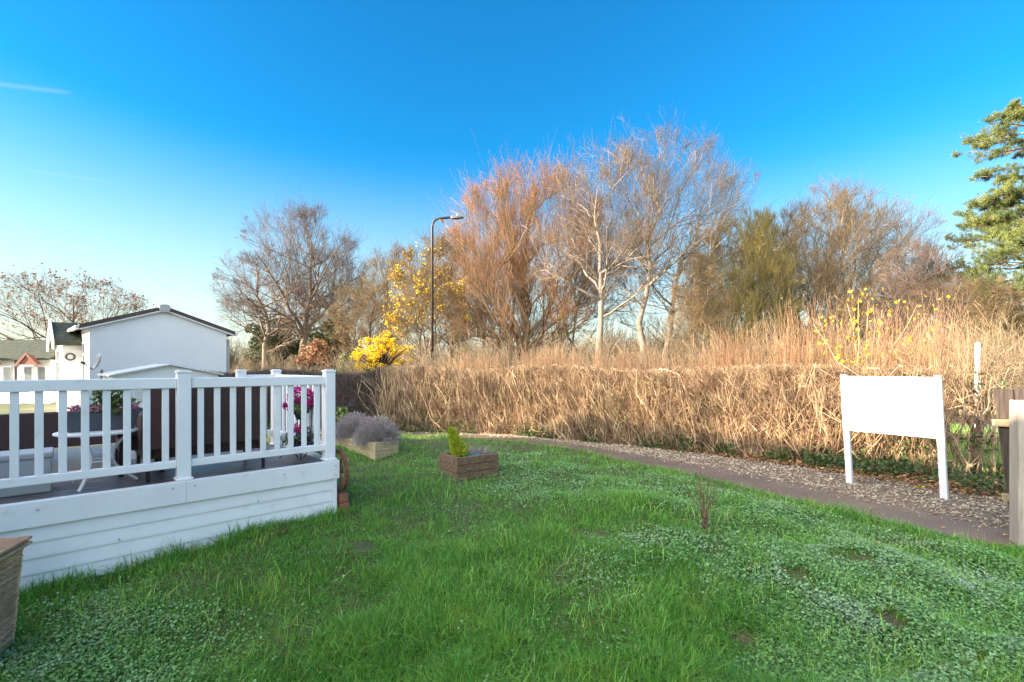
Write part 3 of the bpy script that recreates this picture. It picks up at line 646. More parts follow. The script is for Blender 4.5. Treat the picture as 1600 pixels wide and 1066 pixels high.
def pebbles(n):
    base = nrm(np.array([(1,0,0),(-1,0,0),(0,1,0),(0,-1,0),(0,0,1),(0,0,-1)],float)); tr = np.array([(0,2,4),(2,1,4),(1,3,4),(3,0,4),(2,0,5),(1,2,5),(3,1,5),(0,3,5)])
    p = band(n, FAR, GRV+np.array([.05,.12])); p = np.r_[p, FAR[rg.integers(5,115,700)]+rg.normal(size=(700,2))*np.array([.09,.05])-np.array([.06,.07])]; n = len(p); p += rg.normal(size=p.shape)*.012; s = rg.uniform(.008,.02,n)*np.where(rg.random(n)<.04,1.6,1); a = rg.uniform(0,2*np.pi,n)
    V = base[None]*s[:,None,None]*np.stack([rg.uniform(.8,1.3,n),rg.uniform(.6,1.,n),rg.uniform(.45,.8,n)],1)[:,None,:]*rg.uniform(.75,1.2,(n,6,1))
    c, sn = np.cos(a)[:,None], np.sin(a)[:,None]; V = np.stack([V[:,:,0]*c-V[:,:,1]*sn, V[:,:,0]*sn+V[:,:,1]*c, V[:,:,2]],2)+np.c_[p, s*.45][:,None,:]
    mb = MB(); mb.add(V.reshape(-1,3), None, (tr[None]+(np.arange(n)*6)[:,None,None]).reshape(-1,3)); return mb
tag(pebbles(17000).build('gravel', M['pebble'], smooth=False), 'loose mixed pebbles of the gravel strip beside the path', 'gravel', kind='stuff')

rg = np.random.default_rng(112)
def stray():
    mb = MB(); p = band(260, NEAR, FAR); q_ = np.c_[p, np.full(len(p),.012)]; quads_at(mb, q_, rg.uniform(.02,.05,len(p)), rg, .85, .7); return mb
tag(stray().build('path_leaves', M['deadleaf']), 'thin scatter of brown leaf scraps on the tarmac path', 'fallen leaves', kind='stuff')
# maple leaves: few, large, countable
def maple(mb, c, s, rot, tilt, az):
    a = np.linspace(0,2*np.pi,20,endpoint=False); r = np.array([1,.55,.8,.45,.85,.4,.7,.35,.5,.3,.25,.3,.5,.35,.7,.4,.85,.45,.8,.55])
    p = np.stack([np.cos(a+rot)*r*s, np.sin(a+rot)*r*s, .12*s*np.cos(3*a)],1); m = np.array(Matrix.Rotation(tilt,3,Vector((math.cos(az),math.sin(az),0)))); p = p@m.T+np.array(c)
    mb.add(np.r_[p,[c]], None, [(20,i,(i+1)%20) for i in range(20)])
for i,(px,py,s,mn,lb) in enumerate([(1438,762,.11,'yellow','pale yellow maple leaf lying beside the right sign leg'),(1461,764,.085,'orangeleaf','orange maple leaf lying against the right sign leg'),(1510,751,.10,'yellow','yellow maple leaf lying between sign and wooden post, upper one'),(1512,769,.12,'orangeleaf','orange maple leaf lying between sign and wooden post, lower one'),(1540,774,.06,'brownleaf','small brown maple leaf near the wooden post'),(1346,752,.07,'brownleaf','rusty maple leaf lying beside the left sign leg')]):
    g_ = gpt(px,py,.05); q = MB(); maple(q, (g_[0],g_[1],.06), s, random.random()*6, .25+random.random()*.3, 2.5+random.random()); tag(q.build('maple_leaf', M[mn]), lb, 'leaf', 'maple leaves fallen by the sign')

# young maple with its last large leaves, standing in the hedge behind the sign
def sapling():
    x, y = atx(1352,8.2), 8.25; root = thing('maple_sapling', 'young maple in the hedge above the sign with large yellow and orange leaves', 'sapling', (x,y,0)); rg = np.random.default_rng(5)
    s = MB(); P = []
    for k in range(14):
        e = np.array([x+rg.uniform(-.95,.95), y+rg.uniform(-.3,.4), rg.uniform(2.1,2.95)]); b = np.array([x+rg.uniform(-.2,.2),y,.0]); t = np.linspace(0,1,8)[:,None]
        P.append(b*(1-t)+e*t+np.array([(e-b)[0],0,0])*(t*(t-1)*.6)+rg.normal(size=(8,3))*.02)
    P = np.array(P); s.tubes(P, np.linspace(.012,.003,8)[None], 5); A,AR = kids(P, np.broadcast_to(np.linspace(.012,.003,8),P.shape[:2]), 5, rg, .22, (30,60), .1, 0, .55, 4); s.tubes(A, np.maximum(AR,.002), 3)
    s.build('stems', M['shoot'], root, True); a = MB(); b = MB()
    for p in sample(A, 200, rg, .2)+rg.normal(size=(200,3))*np.array([.13,.08,.07]): maple(a if rg.random() < .6 else b, p, rg.uniform(.035,.05), rg.random()*6, rg.uniform(.6,2.2), rg.random()*6)
    a.build('yellow_leaves', M['yellow'], root); b.build('orange_leaves', M['orangeleaf'], root)
sapling()
# thorn tree in the hedge gap
def thorn():
    x, y = atx(1530,7.5), 7.5; rg = np.random.default_rng(15); root = thing('thorn_tree', 'gnarled thorn bush with arching bare limbs right of the sign', 'shrub', (x,y,0)); s = MB(); c = MB()
    s.tube([(x-.03,y,-.05),(x-.05,y,.35),(x+.03,y,.8),(x+.08,y+.02,1.25)], [.07,.055,.05,.03], 8)
    s.tube([(x-.02,y,.55),(x-.18,y,.85),(x-.3,y+.05,1.15)], [.035,.025,.012], 6)
    P = []
    for k in range(26):
        a = rg.uniform(-.5,3.6); L = rg.uniform(.5,1.25); t = np.linspace(0,1,7)[:,None]; d = np.array([math.cos(a)*(1 if rg.random()<.8 else .4), rg.uniform(-.35,.35), 0])
        P.append(np.array([x+.05,y,rg.uniform(.75,1.3)])+d*L*t+np.array([0,0,1])*(L*rg.uniform(.3,.9)*t-L*rg.uniform(.2,.7)*t*t)+np.cumsum(rg.normal(size=(7,3)),0)*.025)
    P = np.array(P); Rr = np.broadcast_to(np.linspace(.014,.004,7),P.shape[:2]); s.tubes(P,Rr,5)
    A,AR = kids(P,Rr,9,rg,.45,(25,65),.15,0,.2,5,.12,.6,.5); c.tubes(A,np.maximum(AR,.0025),3); B,BR = kids(A,AR,5,rg,.5,(25,60),.1,0,.2,4,.12,.7,.6); c.tubes(B,np.maximum(BR,.0018),3,False)
    s.build('trunk', M['bk_brown'], root, True); c.build('crown', M['hedge'], root)
thorn()

# ------------------------------------------------------------------ deck
ZD = .57
def deck():
    root = thing('garden_deck', 'raised garden deck with grey boards and white boarded skirting', 'deck', D(2.317,-5.35,0))
    b = MB(); v = -5.40
    while v > -8.7:
        dbox(b, -1.45, 2.27 if v > -7.2 else 1.85, v, v-.135, ZD-.03, ZD)
        for gq in (.03,.068,.105): pass
        v -= .141
    b.build('decking', M['deckb'], root, bevel=.006)
    f = MB()
    dbox(f, .885, 2.345, -5.325, -5.40, .395, .595); f.build('fascia', M['white'], root, bevel=.004)
    f = MB(); dbox(f, -1.45, .8835, -5.325, -5.40, .395, .595); f.build('fascia', M['white'], root, bevel=.004)
    f = MB(); dbox(f, 2.285, 2.345, -5.4005, -7.25, .395, .595); f.build('fascia', M['white'], root, bevel=.004)
    s = MB(); z = .395
    for k in range(5):                                                          # overlapping boards, each tilted out a little at its foot
        z1, z0 = z-.002, z-.125
        for (p, q, n_) in (((-1.45,-5.36),(2.272,-5.36),(0,1)), ((2.301,-5.40),(2.301,-7.2),(1,0))):
            n_ = np.array([n_[0]*DU[0]+n_[1]*DV[0], n_[0]*DU[1]+n_[1]*DV[1], 0]); a, c = D(*p), D(*q)
            up = np.array([0,0,1.])
            pr = [a+up*z1, a+up*z0+n_*.0, a+up*z0+n_*.014, a+up*(z0+.018)+n_*.014, a+up*(z1)+n_*.004]
            s.prism([x-n_*.02 if i < 2 else x for i,x in enumerate(pr)], c-a)
        z -= .125
    s.build('skirting', M['white'], root, fix=True)
    t = MB(); dbox(t, 2.273, 2.318, -5.335, -5.385, -.12, .394); t.build('corner_trim', M['white'], root, bevel=.003)
    for u, zz in ((-.3,.17),(.78,.545),(.95,.545),(1.5,.29),(2.30,.54),(2.30,.44),(-.1,.53),(1.75,.53),(.4,.17),(.9,.02)):
        c = MB(); vv = -5.323 if zz > .4 else -5.342
        c.lathe((0,0,0), [(.009,0),(.009,.002),(.005,.005)], 10); V = c.v[-1]; c.v[-1] = D(u,vv,zz)+V[:,[0]]*AX[0]+V[:,[1]]*AX[2]+V[:,[2]]*AX[1]
        c.build('screw_cap', M['dish'], root)
deck()
def railing():
    root = thing('deck_railing', 'white railing of square balusters and capped posts round the deck', 'railing', D(2.26,-5.42,ZD))
    def post(u, v, top=1.595):
        p = MB(); dbox(p, u-.055,u+.055,v-.055,v+.055, .575 if v < -5.6 else .596, top); po = p.build('post', M['white'], root, bevel=.008)
        c = MB(); dbox(c, u-.06,u+.06,v-.06,v+.06, top+.0005, top+.022); c.obox(D(u,v,top+.026), AX, (.045,.045,.0035)); c.build('post_cap', M['white'], po, bevel=.006)
        f = MB(); zb = .575 if v < -5.6 else .5965
        dbox(f, u-.07,u+.07,v-.0735,v+.0735, zb, zb+.025); f.build('post_foot', M['white'], po, bevel=.008)
    def run(u0,v0,u1,v1,n):
        a, b = D(u0,v0), D(u1,v1); d = b-a; L = np.linalg.norm(d); d = d/L; nn = np.array([-d[1],d[0],0]); A = np.array([d,nn,[0,0,1.]])
        for z0, z1, hw, nm in ((1.455,1.55,.034,'top_rail'),(.715,.785,.026,'bottom_rail')):
            r = MB(); r.obox((a+b)/2+np.array([0,0,(z0+z1)/2]), A, (L/2-.0555,hw,(z1-z0)/2)); r.build(nm, M['white'], root, bevel=.007)
        for i in range(n):
            q = a+d*L*(i+1)/(n+1); r = MB(); r.obox(q+np.array([0,0,1.12]), A, (.0265,.0135,.334)); r.build('baluster', M['white'], root, bevel=.005)
    us = (2.26,.876,-.508)
    for u in us: post(u,-5.42)
    run(.876,-5.42,2.26,-5.42,9); run(-.508,-5.42,.876,-5.42,9)
    post(2.24,-7.16,1.59); post(1.80,-7.16,1.59); run(2.24,-7.16,2.26,-5.42,11); run(1.80,-7.16,2.24,-7.16,2)
railing()

# ---- furniture on the deck
def rattan_seat(label, u0, u1, v0, v1, backside, ztop, seat=.42, arms=True, name='rattan_sofa', cat='sofa', armz=.62, back_th=.1, zb=.3):
    """deep woven seat on short legs; backside is the v of its back"""
    root = thing(name, label, cat, D((u0+u1)/2,(v0+v1)/2,ZD)); s = 1 if backside == v1 else -1
    b = MB(); dbox(b, u0,u1, backside, backside-s*back_th, ZD+zb, ztop); boxuv(b.build('backrest', M['rattan'], root, bevel=.015))
    q = MB(); dbox(q, u0+.081,u1-.081, backside-s*(back_th+.001), v0 if s > 0 else v1, ZD+.2, ZD+seat-.1); boxuv(q.build('seat', M['rattan'], root, bevel=.01))
    if arms:
        for (a,c) in ((u0,u0+.08),(u1-.08,u1)):
            q = MB(); dbox(q, a,c, backside-s*(back_th+.001), v0 if s > 0 else v1, ZD+.2, ZD+armz); boxuv(q.build('armrest', M['rattan'], root, bevel=.015))
    q = MB(); dbox(q, u0+.1,u1-.1, backside-s*(back_th+.01), (v0 if s > 0 else v1)+s*.03, ZD+seat-.098, ZD+seat); q.build('cushion', M['greypot'], root, bevel=.03)
    for a in (u0+.03,u1-.03):
        for c in (v0+.03,v1-.03):
            q = MB(); qt = ZD+(zb if abs(c-backside) < .2 else .2)-.001
            q.tube([D(a,c,ZD+.001),D(a,c,qt)], .017, 8); q.build('leg', M['black'], root)
rattan_seat('tall backed dark rattan seat with its back against the front railing', .60, 1.66, -6.35, -5.60, -5.60, 1.49)
rattan_seat('long low dark rattan sofa at the back of the deck behind the white table', -.55, 1.05, -8.0, -7.25, -7.25, 1.16, zb=.2)
rattan_seat('dark rattan armchair at the far left of the deck', -1.30, -.62, -7.9, -7.2, -7.2, 1.42, name='rattan_armchair', cat='armchair', zb=.2)

def bistro():
    x, y = atx(152,4.42), 4.42; zt = 1.07; root = thing('bistro_table', 'small round white bistro table with curved legs on the deck', 'table', (x,y,ZD)); t = MB()
    t.lathe((x,y,zt-.022), [(.285,0),(.30,.006),(.30,.02),(.292,.024),(.0,.026)], 36); t.build('tabletop', M['white'], root)
    for k in range(3):
        a = -1.3+k*2*np.pi/3; d = np.array([math.cos(a),math.sin(a),0]); s = np.linspace(0,1,12)
        r = .24-.16*np.sin(s*np.pi)*1.0+.05*s; P = np.array([np.array([x,y,zt-.0225-(zt-.0225-ZD-.012)*q])+d*rr for q,rr in zip(s,r)]); l = MB(); l.tube(P,.0125,8); l.build('leg', M['white'], root)
    l = MB(); an = np.linspace(0,2*np.pi,25); l.tube([(x+.1*math.cos(q),y+.1*math.sin(q),.80) for q in an], .008, 6); l.build('ring', M['white'], root)
    return x, y, zt
bx, by, bz = bistro()
def leafy(mb, c, rad, n, size, seed, flat=0): 
    rg = np.random.default_rng(seed); P = np.array(c)+nrm(rg.normal(size=(n,3)))*rg.random((n,1))**.45*np.array(rad); quads_at(mb,P,size*rg.uniform(.6,1.3,n),rg,flat,.55); return P
def trough():
    zb = bz+.0055; cx, cy = bx+.02, by+.02; root = thing('flower_trough', 'long grey trough of pink heather and a green bush on the white table', 'planter', (cx,cy,zb)); p = MB()
    # tapered open box along the deck's front
    def ring(h,l,wd): return [np.array([cx,cy,zb+h])+AX[0]*a*l+AX[1]*b*wd for a,b in ((-1,-1),(1,-1),(1,1),(-1,1))]
    rr = [ring(0,.23,.06),ring(.165,.27,.08),ring(.165,.256,.066),ring(.13,.25,.06)]
    V = np.concatenate(rr); q = [(0,3,2,1)]
    for k in range(3):
        for i in range(4): q.append((k*4+i,k*4+(i+1)%4,(k+1)*4+(i+1)%4,(k+1)*4+i))
    q.append((12,13,14,15)); p.add(V,q); p.build('trough', M['greypot'], root, bevel=.004, fix=True)
    l = MB(); leafy(l,(cx+.03,cy+.03,zb+.29),(.14,.1,.13),420,.05,1); leafy(l,(cx,cy,zb+.17),(.25,.08,.04),260,.04,2); s = MB()
    rg = np.random.default_rng(2)
    for k in range(9): s.tube([(cx+.03+rg.normal()*.02,cy+.03,zb+.1),(cx+.03+rg.normal()*.07,cy+.03+rg.normal()*.05,zb+.3)], .004, 4)
    s.build('stems', M['bk_brown'], root); l.build('foliage', M['leafgreen'], root)
    f = MB(); P = np.array([np.array([cx,cy,zb+.175])+AX[0]*rg.uniform(-.27,.27)+AX[1]*rg.uniform(-.085,.085)+np.array([0,0,rg.uniform(0,.055)]) for _ in range(380)]); quads_at(f,P,rg.uniform(.018,.034,380),rg,.2,.9); f.build('flowers', M['palepink'], root)
trough()
def potplant(name,label,x,y,z,r,h,m,plant='leafgreen',ph=.15,n=160,seed=4,square=False):
    root = thing(name,label,'plant pot',(x,y,z)); p = MB()
    p.lathe((x,y,z),[(r*.78,0),(r*.95,h*.85),(r*1.06,h*.86),(r*1.06,h),(r*.92,h),(r*.88,h*.88)],4 if square else 24); p.build('pot', M[m], root, fix=True)
    if n:
        l = MB(); leafy(l,(x,y,z+h+ph*.5),(r*1.0,r*1.0,ph*.65),n,.045,seed); s = MB(); rg = np.random.default_rng(seed)
        for k in range(7): s.tube([(x,y,z+h*.88),(x+rg.normal()*r*.4,y+rg.normal()*r*.4,z+h+ph*.7)],.003,4)
        s.build('stems', M['bk_brown'], root); l.build('foliage', M[plant], root)
    return root
# rattan stool carrying the beige pot
def stool():
    x,y = atx(218,5.0),5.0; c = np.array([x,y,0]); root = thing('rattan_stool','low square dark rattan stool between table and tall rattan seat','stool',(x,y,ZD)); b = MB(); b.obox((x,y,ZD+.42),AX,(.2,.2,.03)); boxuv(b.build('seat',M['rattan'],root,bevel=.012))
    b = MB(); b.obox((x,y,ZD+.32),AX,(.18,.18,.0695)); boxuv(b.build('apron',M['rattan'],root,bevel=.006))
    for a in (-1,1):
        for q in (-1,1):
            l = MB(); pp = c+AX[0]*a*.165+AX[1]*q*.165; l.obox(pp+np.array([0,0,ZD+.1255]),AX,(.02,.02,.1245)); l.build('leg',M['rattan'],root)
    return x,y
sx,sy = stool()
potplant('plant_pot','beige flower pot with a sprawling plant on the rattan stool',sx-.06,sy-.04,ZD+.4505,.085,.15,'beige',ph=.16,n=90,seed=6)
potplant('plant_pot','small white tapered pot standing on the decking beneath the stool',atx(208,5.75),5.75,ZD+.001,.10,.17,'white',n=0)
def lidbox():
    x,y = atx(12,4.12),4.12; root = thing('storage_box','pale grey lidded box behind the railing at the left edge','box',(x,y,ZD)); b = MB(); b.obox((x,y,ZD+.15),AX,(.27,.16,.149)); b.build('body',M['greybox'],root,bevel=.012)
    b = MB(); b.obox((x,y,ZD+.325),AX,(.285,.175,.025)); b.build('lid',M['greybox'],root,bevel=.012)
lidbox()
def flowerstand():
    x,y = atx(470,5.75),5.75; root = thing('wire_plant_stand','black scrolled wire stand on the deck holding flower balls','plant stand',(x,y,ZD)); s = MB(); 
    for k in range(4):
        a = k*np.pi/2+.4; d = np.array([math.cos(a),math.sin(a),0]); t = np.linspace(0,1,14); P = [np.array([x,y,ZD+.008+.09*math.sin(q*np.pi)**1.2])+d*(.03+.2*q)+np.array([0,0,.01*math.sin(q*9)]) for q in t]; l = MB(); l.tube(P,.006,6); l.build('leg',M['black'],root)
    an = np.linspace(0,2*np.pi,25); s.tube([(x+.12*math.cos(q),y+.12*math.sin(q),ZD+.1) for q in an],.006,6); s.build('ring',M['black'],root)
    p = thing('flower_tower','tiered planter of magenta cyclamen over white and purple pansies in the deck corner','flower planter',(x,y,ZD+.107)); b = MB()
    b.lathe((x,y,ZD+.107),[(.07,0),(.12,.13),(.13,.14),(.11,.14)],20); b.tube([(x,y,ZD+.2),(x,y,ZD+.55)],.012,8); b.lathe((x,y,ZD+.46),[(.05,0),(.085,.1),(.09,.105),(.07,.105)],18); b.build('pot',M['black'],p)
    rg = np.random.default_rng(9)
    def petals(c,rad,n,m,nm,size=.028):
        f = MB(); dv = nrm(rg.normal(size=(n,3))); P = np.array(c)+dv*np.array(rad)*rg.uniform(.8,1.05,(n,1))
        for k in range(4): quads_at(f,P+rg.normal(size=P.shape)*.009,size*rg.uniform(.8,1.2,n),rg,.1,.95)
        f.build(nm,M[m],p)
    l = MB(); leafy(l,(x,y,ZD+.22),(.2,.2,.13),700,.04,11); leafy(l,(x,y,ZD+.62),(.13,.13,.12),350,.045,12); l.build('foliage',M['leafgreen'],p)
    petals((x-.09,y-.03,ZD+.22),(.13,.14,.13),75,'whitepetal','white_flowers'); petals((x+.10,y-.02,ZD+.24),(.14,.15,.14),85,'purple','purple_flowers')
    petals((x,y-.02,ZD+.36),(.07,.08,.05),26,'pink','magenta_flowers',.035); petals((x+.0,y,ZD+.74),(.14,.12,.09),60,'pink','magenta_flowers',.04)
    petals((x-.15,y,ZD+.63),(.05,.06,.06),22,'pink','magenta_flowers',.035); petals((x+.13,y,ZD+.66),(.05,.06,.06),22,'pink','magenta_flowers',.035)
flowerstand()

# ---- cart wheel on bricks at the deck's end
def wheel():
    c = D(2.395,-5.47,.455); root = thing('cart_wheel','old brown wooden cart wheel leaning on the end of the deck','wheel',D(2.395,-5.42,.2)); an = np.linspace(0,2*np.pi,41); d = AX[1]
    r = MB(); P = np.array([c+d*.225*math.cos(q)+np.array([0,0,.225*math.sin(q)]) for q in an]); 
    ring = []
    for rr,off in ((.24,-.018),(.24,.018),(.203,.018),(.203,-.018)): ring.append(np.array([c+d*rr*math.cos(q)+np.array([0,0,rr*math.sin(q)])+AX[0]*off for q in an[:-1]]))
    n = 40; q = []
    for k in range(4):
        for i in range(n): q.append((k*n+i,k*n+(i+1)%n,((k+1)%4)*n+(i+1)%n,((k+1)%4)*n+i))
    r.add(np.concatenate(ring),q); r.build('rim',M['rust'],root,fix=True)
    for k in range(1,6):
        a = k*np.pi/3; e = d*math.cos(a)+np.array([0,0,math.sin(a)]); s = MB(); s.tube([c+e*.04,c+e*.206],[.014,.011],8); s.build('spoke',M['rust'],root)
    h = MB(); h.tube([c-AX[0]*.04,c+AX[0]*.045],.045,16); h.build('hub',M['rust'],root,bevel=.006)
wheel()
for k,(uu,vv,z0,lb) in enumerate(((2.40,-5.42,.105,'weathered brick directly under the cart wheel, upper of two'),(2.405,-5.40,.0,'weathered brick under the cart wheel half sunk in grass, lower of two'))):
    b = MB(); b.obox(D(uu,vv,z0+.05),AX,(.052,.085,.0495)); tag(b.build('brick',M['brick'],bevel=.006),lb,'brick','bricks under the wheel')

# ---- wicker basket at the lower left
def basket():
    cx_, cy_ = atx(-66,2.95),2.95; gz = float(hgt(np.array([cx_]),np.array([cy_]))[0]); root = thing('wicker_basket','tall tan wicker laundry basket with lid at the lower left corner','basket',(cx_,cy_,gz)); b = MB(); H = .66
    A = np.array([[.94,.34,0],[-.34,.94,0],[0,0,1.]])
    def ring(l,z): return [np.array([cx_,cy_,gz+z])+A[0]*a*l+A[1]*c*l for a,c in ((-1,-1),(1,-1),(1,1),(-1,1))]
    V = np.concatenate([ring(.165,0),ring(.20,H),ring(.185,H),ring(.15,.02)]); q = [(0,3,2,1)]
    for k in range(3):
        for i in range(4): q.append((k*4+i,k*4+(i+1)%4,(k+1)*4+(i+1)%4,(k+1)*4+i))
    q.append((12,13,14,15)); b.add(V,q); boxuv(b.build('body',M['wicker'],root,bevel=.012,fix=True))
    # woven strands standing proud, plaited corners
    st = MB(); n = 34
    for i in range(n):
        z = .02+(H-.03)*i/n; l = .166+.035*z/H
        c = ring(l,z); P = []
        for k in range(4):
            for t in np.linspace(0,1,13)[:-1]: P.append(c[k]*(1-t)+c[(k+1)%4]*t)
        P.append(P[0]); P = np.array(P); m = len(P); wob = .004*np.cos(np.arange(m)*np.pi+i*np.pi); dr = nrm((P-np.array([cx_,cy_,0]))*np.array([1,1,0])); st.tube(P+dr*(wob[:,None]+.002),.0075,5)
    st.build('weave',M['cane'],root)
    e = MB()
    for k in range(4):
        for off in (0,.012): 
            t = np.linspace(0,1,30); P = [ring(.168+.035*q,q*H)[k]*1 for q in t]; P = np.array(P)+np.stack([.006*np.cos(t*60+off*300),.006*np.sin(t*60+off*300),0*t],1); e.tube(P,.009,6)
    e.build('corner_plait',M['cane'],root)
    l = MB(); c0 = np.array([cx_,cy_,gz+H]); l.obox(c0+np.array([0,0,.022]),A,(.232,.232,.02)); V_ = [c0+np.array([0,0,.0425])+A[0]*a_*r_+A[1]*b_*r_+np.array([0,0,h_]) for r_,h_ in ((.225,0),(.13,.022)) for a_,b_ in ((-1,-1),(1,-1),(1,1),(-1,1))]; l.add(V_,[(0,1,5,4),(1,2,6,5),(2,3,7,6),(3,0,4,7),(4,5,6,7)]); lo = boxuv(l.build('lid',M['wicker'],root,bevel=.014))
    r = MB()
    for zz in (.006,.04):
        c = [c0+np.array([0,0,zz])+A[0]*a*.236+A[1]*b_*.236 for a,b_ in ((-1,-1),(1,-1),(1,1),(-1,1),(-1,-1))]; r.tube(np.concatenate([np.linspace(c[k],c[k+1],9)[:-1] for k in range(4)]+[np.array([c[0]])]),.011,6)
    r.build('lid_rim',M['cane'],lo)
basket()

# ------------------------------------------------------------------ timber planters on the lawn
def beams(root, c, ax, hl_, hw, n, h, m, ze=0.):
    """four-sided stack of sleepers with lapped corners, open top"""
    th = .035; g0 = c[2]
    for k in range(n):
        z = g0+ze+h*(k+.5); hh = h/2-.003
        for s_ in (-1,1):
            b = MB(); b.obox(np.array([c[0],c[1],z])+ax[1]*s_*(hw-th),ax,(hl_-(2*th if k%2 else 0)-.001,th,hh)); b.build('beam',M[m],root,bevel=.006)
            b = MB(); b.obox(np.array([c[0],c[1],z])+ax[0]*s_*(hl_-th),ax,(th,hw-(0 if k%2 else 2*th)-.001,hh)); b.build('beam',M[m],root,bevel=.006)
    b = MB(); b.obox(np.array([c[0],c[1],g0+ze+h*n*.5-.03]),ax,(hl_-2*th,hw-2*th,h*n*.5-.03)); b.build('soil',M['soil'],root)
a = math.atan2(7.33-6.86,.57); axp = np.array([[math.cos(R(36)),math.sin(R(36)),0],[-math.sin(R(36)),math.cos(R(36)),0],[0,0,1.]])
pc = np.array([atx(732,7.3),7.32,float(hgt(np.array([-.65]),np.array([7.3]))[0])])
root = thing('timber_planter','small dark square timber planter with golden conifer in the middle of the lawn','planter',pc); beams(root,pc,axp,.36,.28,3,.113,'wood')
def conifer(c):
    rg = np.random.default_rng(17); root = thing('golden_conifer','small lime yellow conifer leaning in the dark timber planter','plant',c); l = MB(); s = MB(); n = 2600
    t = rg.random(n)**1.3; az = rg.uniform(0,2*np.pi,n); r = .125*(1-t)**.7*rg.random(n)**.4+.004
    P = np.array(c)+np.stack([np.cos(az)*r-.13*t+.02,np.sin(az)*r,.02+.38*t],1); d = nrm(np.stack([np.cos(az)*.5-.2,np.sin(az)*.5,np.full(n,1.)],1)+rg.normal(size=(n,3))*.4); L = rg.uniform(.03,.085,(n,1)); sd_ = nrm(np.cross(d,rg.normal(size=(n,3))))*.006
    V = np.stack([P-sd_,P+d*L*.5-sd_*1.3,P+d*L,P+d*L*.5+sd_*1.3],1); i = np.arange(n)*4; l.add(V.reshape(-1,3),np.stack([i,i+1,i+2,i+3],1)); s.tube([np.array(c)-[0,0,.02],np.array(c)+[-.05,0,.18],np.array(c)+[-.11,0,.36]],[.01,.007,.002],6)
    s.build('stem',M['bk_brown'],root); l.build('foliage',M['lime'],root)
zt = pc[2]+.113*3-.06
conifer((pc[0]-.14,pc[1]-.02,zt))
rg = np.random.default_rng(19)
dr = thing('dried_plant','wispy dried grey flower heads in the dark timber planter','plant',(pc[0]+.14,pc[1]+.03,zt)); s = MB(); K = 90; b0 = np.array([pc[0]+.14,pc[1]+.03,zt])+rg.normal(size=(K,3))*np.array([.06,.05,0]); e0 = b0+np.stack([rg.normal(size=K)*.08,rg.normal(size=K)*.06,rg.uniform(.05,.17,K)],1); t = np.linspace(0,1,4)[None,:,None]
P = b0[:,None]*(1-t)+e0[:,None]*t+rg.normal(size=(K,4,3))*.008*t; s.tubes(P,np.full((K,4),.0025),3); s.build('stems',M['lav'],dr); l = MB(); quads_at(l,sample(P,160,rg,.3),.022,rg); l.build('leaves',M['lav'],dr)
tr_ = MB(); M['teal'] = mat('teal_plastic',(.03,.14,.17),(.04,.18,.2),5,.4); tr_.lathe((pc[0]+.09,pc[1]-.11,zt+.025),[(.07,0),(.1,.025),(.105,.03),(.09,.027),(.06,.008)],24); tag(tr_.build('plant_saucer',M['teal'],smooth=True),'teal plastic saucer lying in the dark timber planter','saucer')

# long planter with lavender, behind the deck corner
ca, cb = gpt(586,718), gpt(624,712); e1 = nrm(cb-ca); e0 = np.array([-e1[1],e1[0]]); e0 = e0 if e0[0] < 0 else -e0; Wd = .5; Ln = 2.3
axl = np.array([[e0[0],e0[1],0],[-e0[1],e0[0],0],[0,0,1.]]); lc = np.r_[ca+e0*Ln/2+e1*Wd/2, .0]; lc[2] = float(hgt(np.array([ca[0]]),np.array([ca[1]]))[0])
root = thing('timber_planter','long pale timber planter holding two lavender bushes behind the deck corner','planter',lc); beams(root,lc,axl,Ln/2,Wd/2,2,.16,'woodpale')
def lavender(c,rad,h,seed,label):
    rg = np.random.default_rng(seed); root = thing('lavender_bush',label,'bush',c,'lavender bushes in the long planter'); s = MB(); K = 2600; dv = nrm(rg.normal(size=(K,3))); dv[:,2] = np.abs(dv[:,2])*1.0
    e = np.array(c)+dv*np.array([rad,rad*.85,h])*rg.uniform(.72,1.14,(K,1)); b = np.array(c)+(dv*np.array([rad*.62,rad*.55,0])+rg.normal(size=(K,3))*np.array([.04,.04,0]))+np.array([0,0,.02])+dv*np.array([0,0,h*.25])*rg.random((K,1)); t = np.linspace(0,1,5)[None,:,None]; ctl = b*.5+e*.5+np.array([0,0,.06])
    P = (1-t)**2*b[:,None]+2*t*(1-t)*ctl[:,None]+t*t*e[:,None]+rg.normal(size=(K,5,3))*.006; s.tubes(P,np.linspace(.0022,.0016,5)[None]*np.ones((K,1)),3,False); hd_ = MB(); H = P[:,-1]; up = nrm(P[:,-1]-P[:,-2]); s2 = np.stack([H,H+up*.016,H+up*.035],1); hd_.tubes(s2,np.array([.002,.0052,.0018])[None]*np.ones((K,1)),4)
    lf = MB(); quads_at(lf,sample(P,2600,rg,.25),.03,rg,0,.25); s.build('stems',M['lav'],root); hd_.build('flower_heads',M['lav'],root); lf.build('leaves',M['lavleaf'],root)
M['lavleaf'] = mat('lavender_leaf',(.27,.28,.21),(.2,.21,.16),6,.9,island=.4)
zl = lc[2]+.26
p1 = np.r_[ca+e0*.34+e1*.25, zl]; p2 = np.r_[ca+e0*1.15+e1*.25, zl]
lavender(p1,.40,.44,23,'grey lavender bush at the right end of the long planter'); lavender(p2,.42,.46,24,'grey lavender bush half hidden behind the corner post')
evergreen('variegated_shrub','small shrub with pale edged leaves between deck post and dark hedge',532,11.6,628,48,'varleaf' if 'varleaf' in M else 'leafgreen',500,76,.07,bottom=.1,cat='shrub',sub=14)

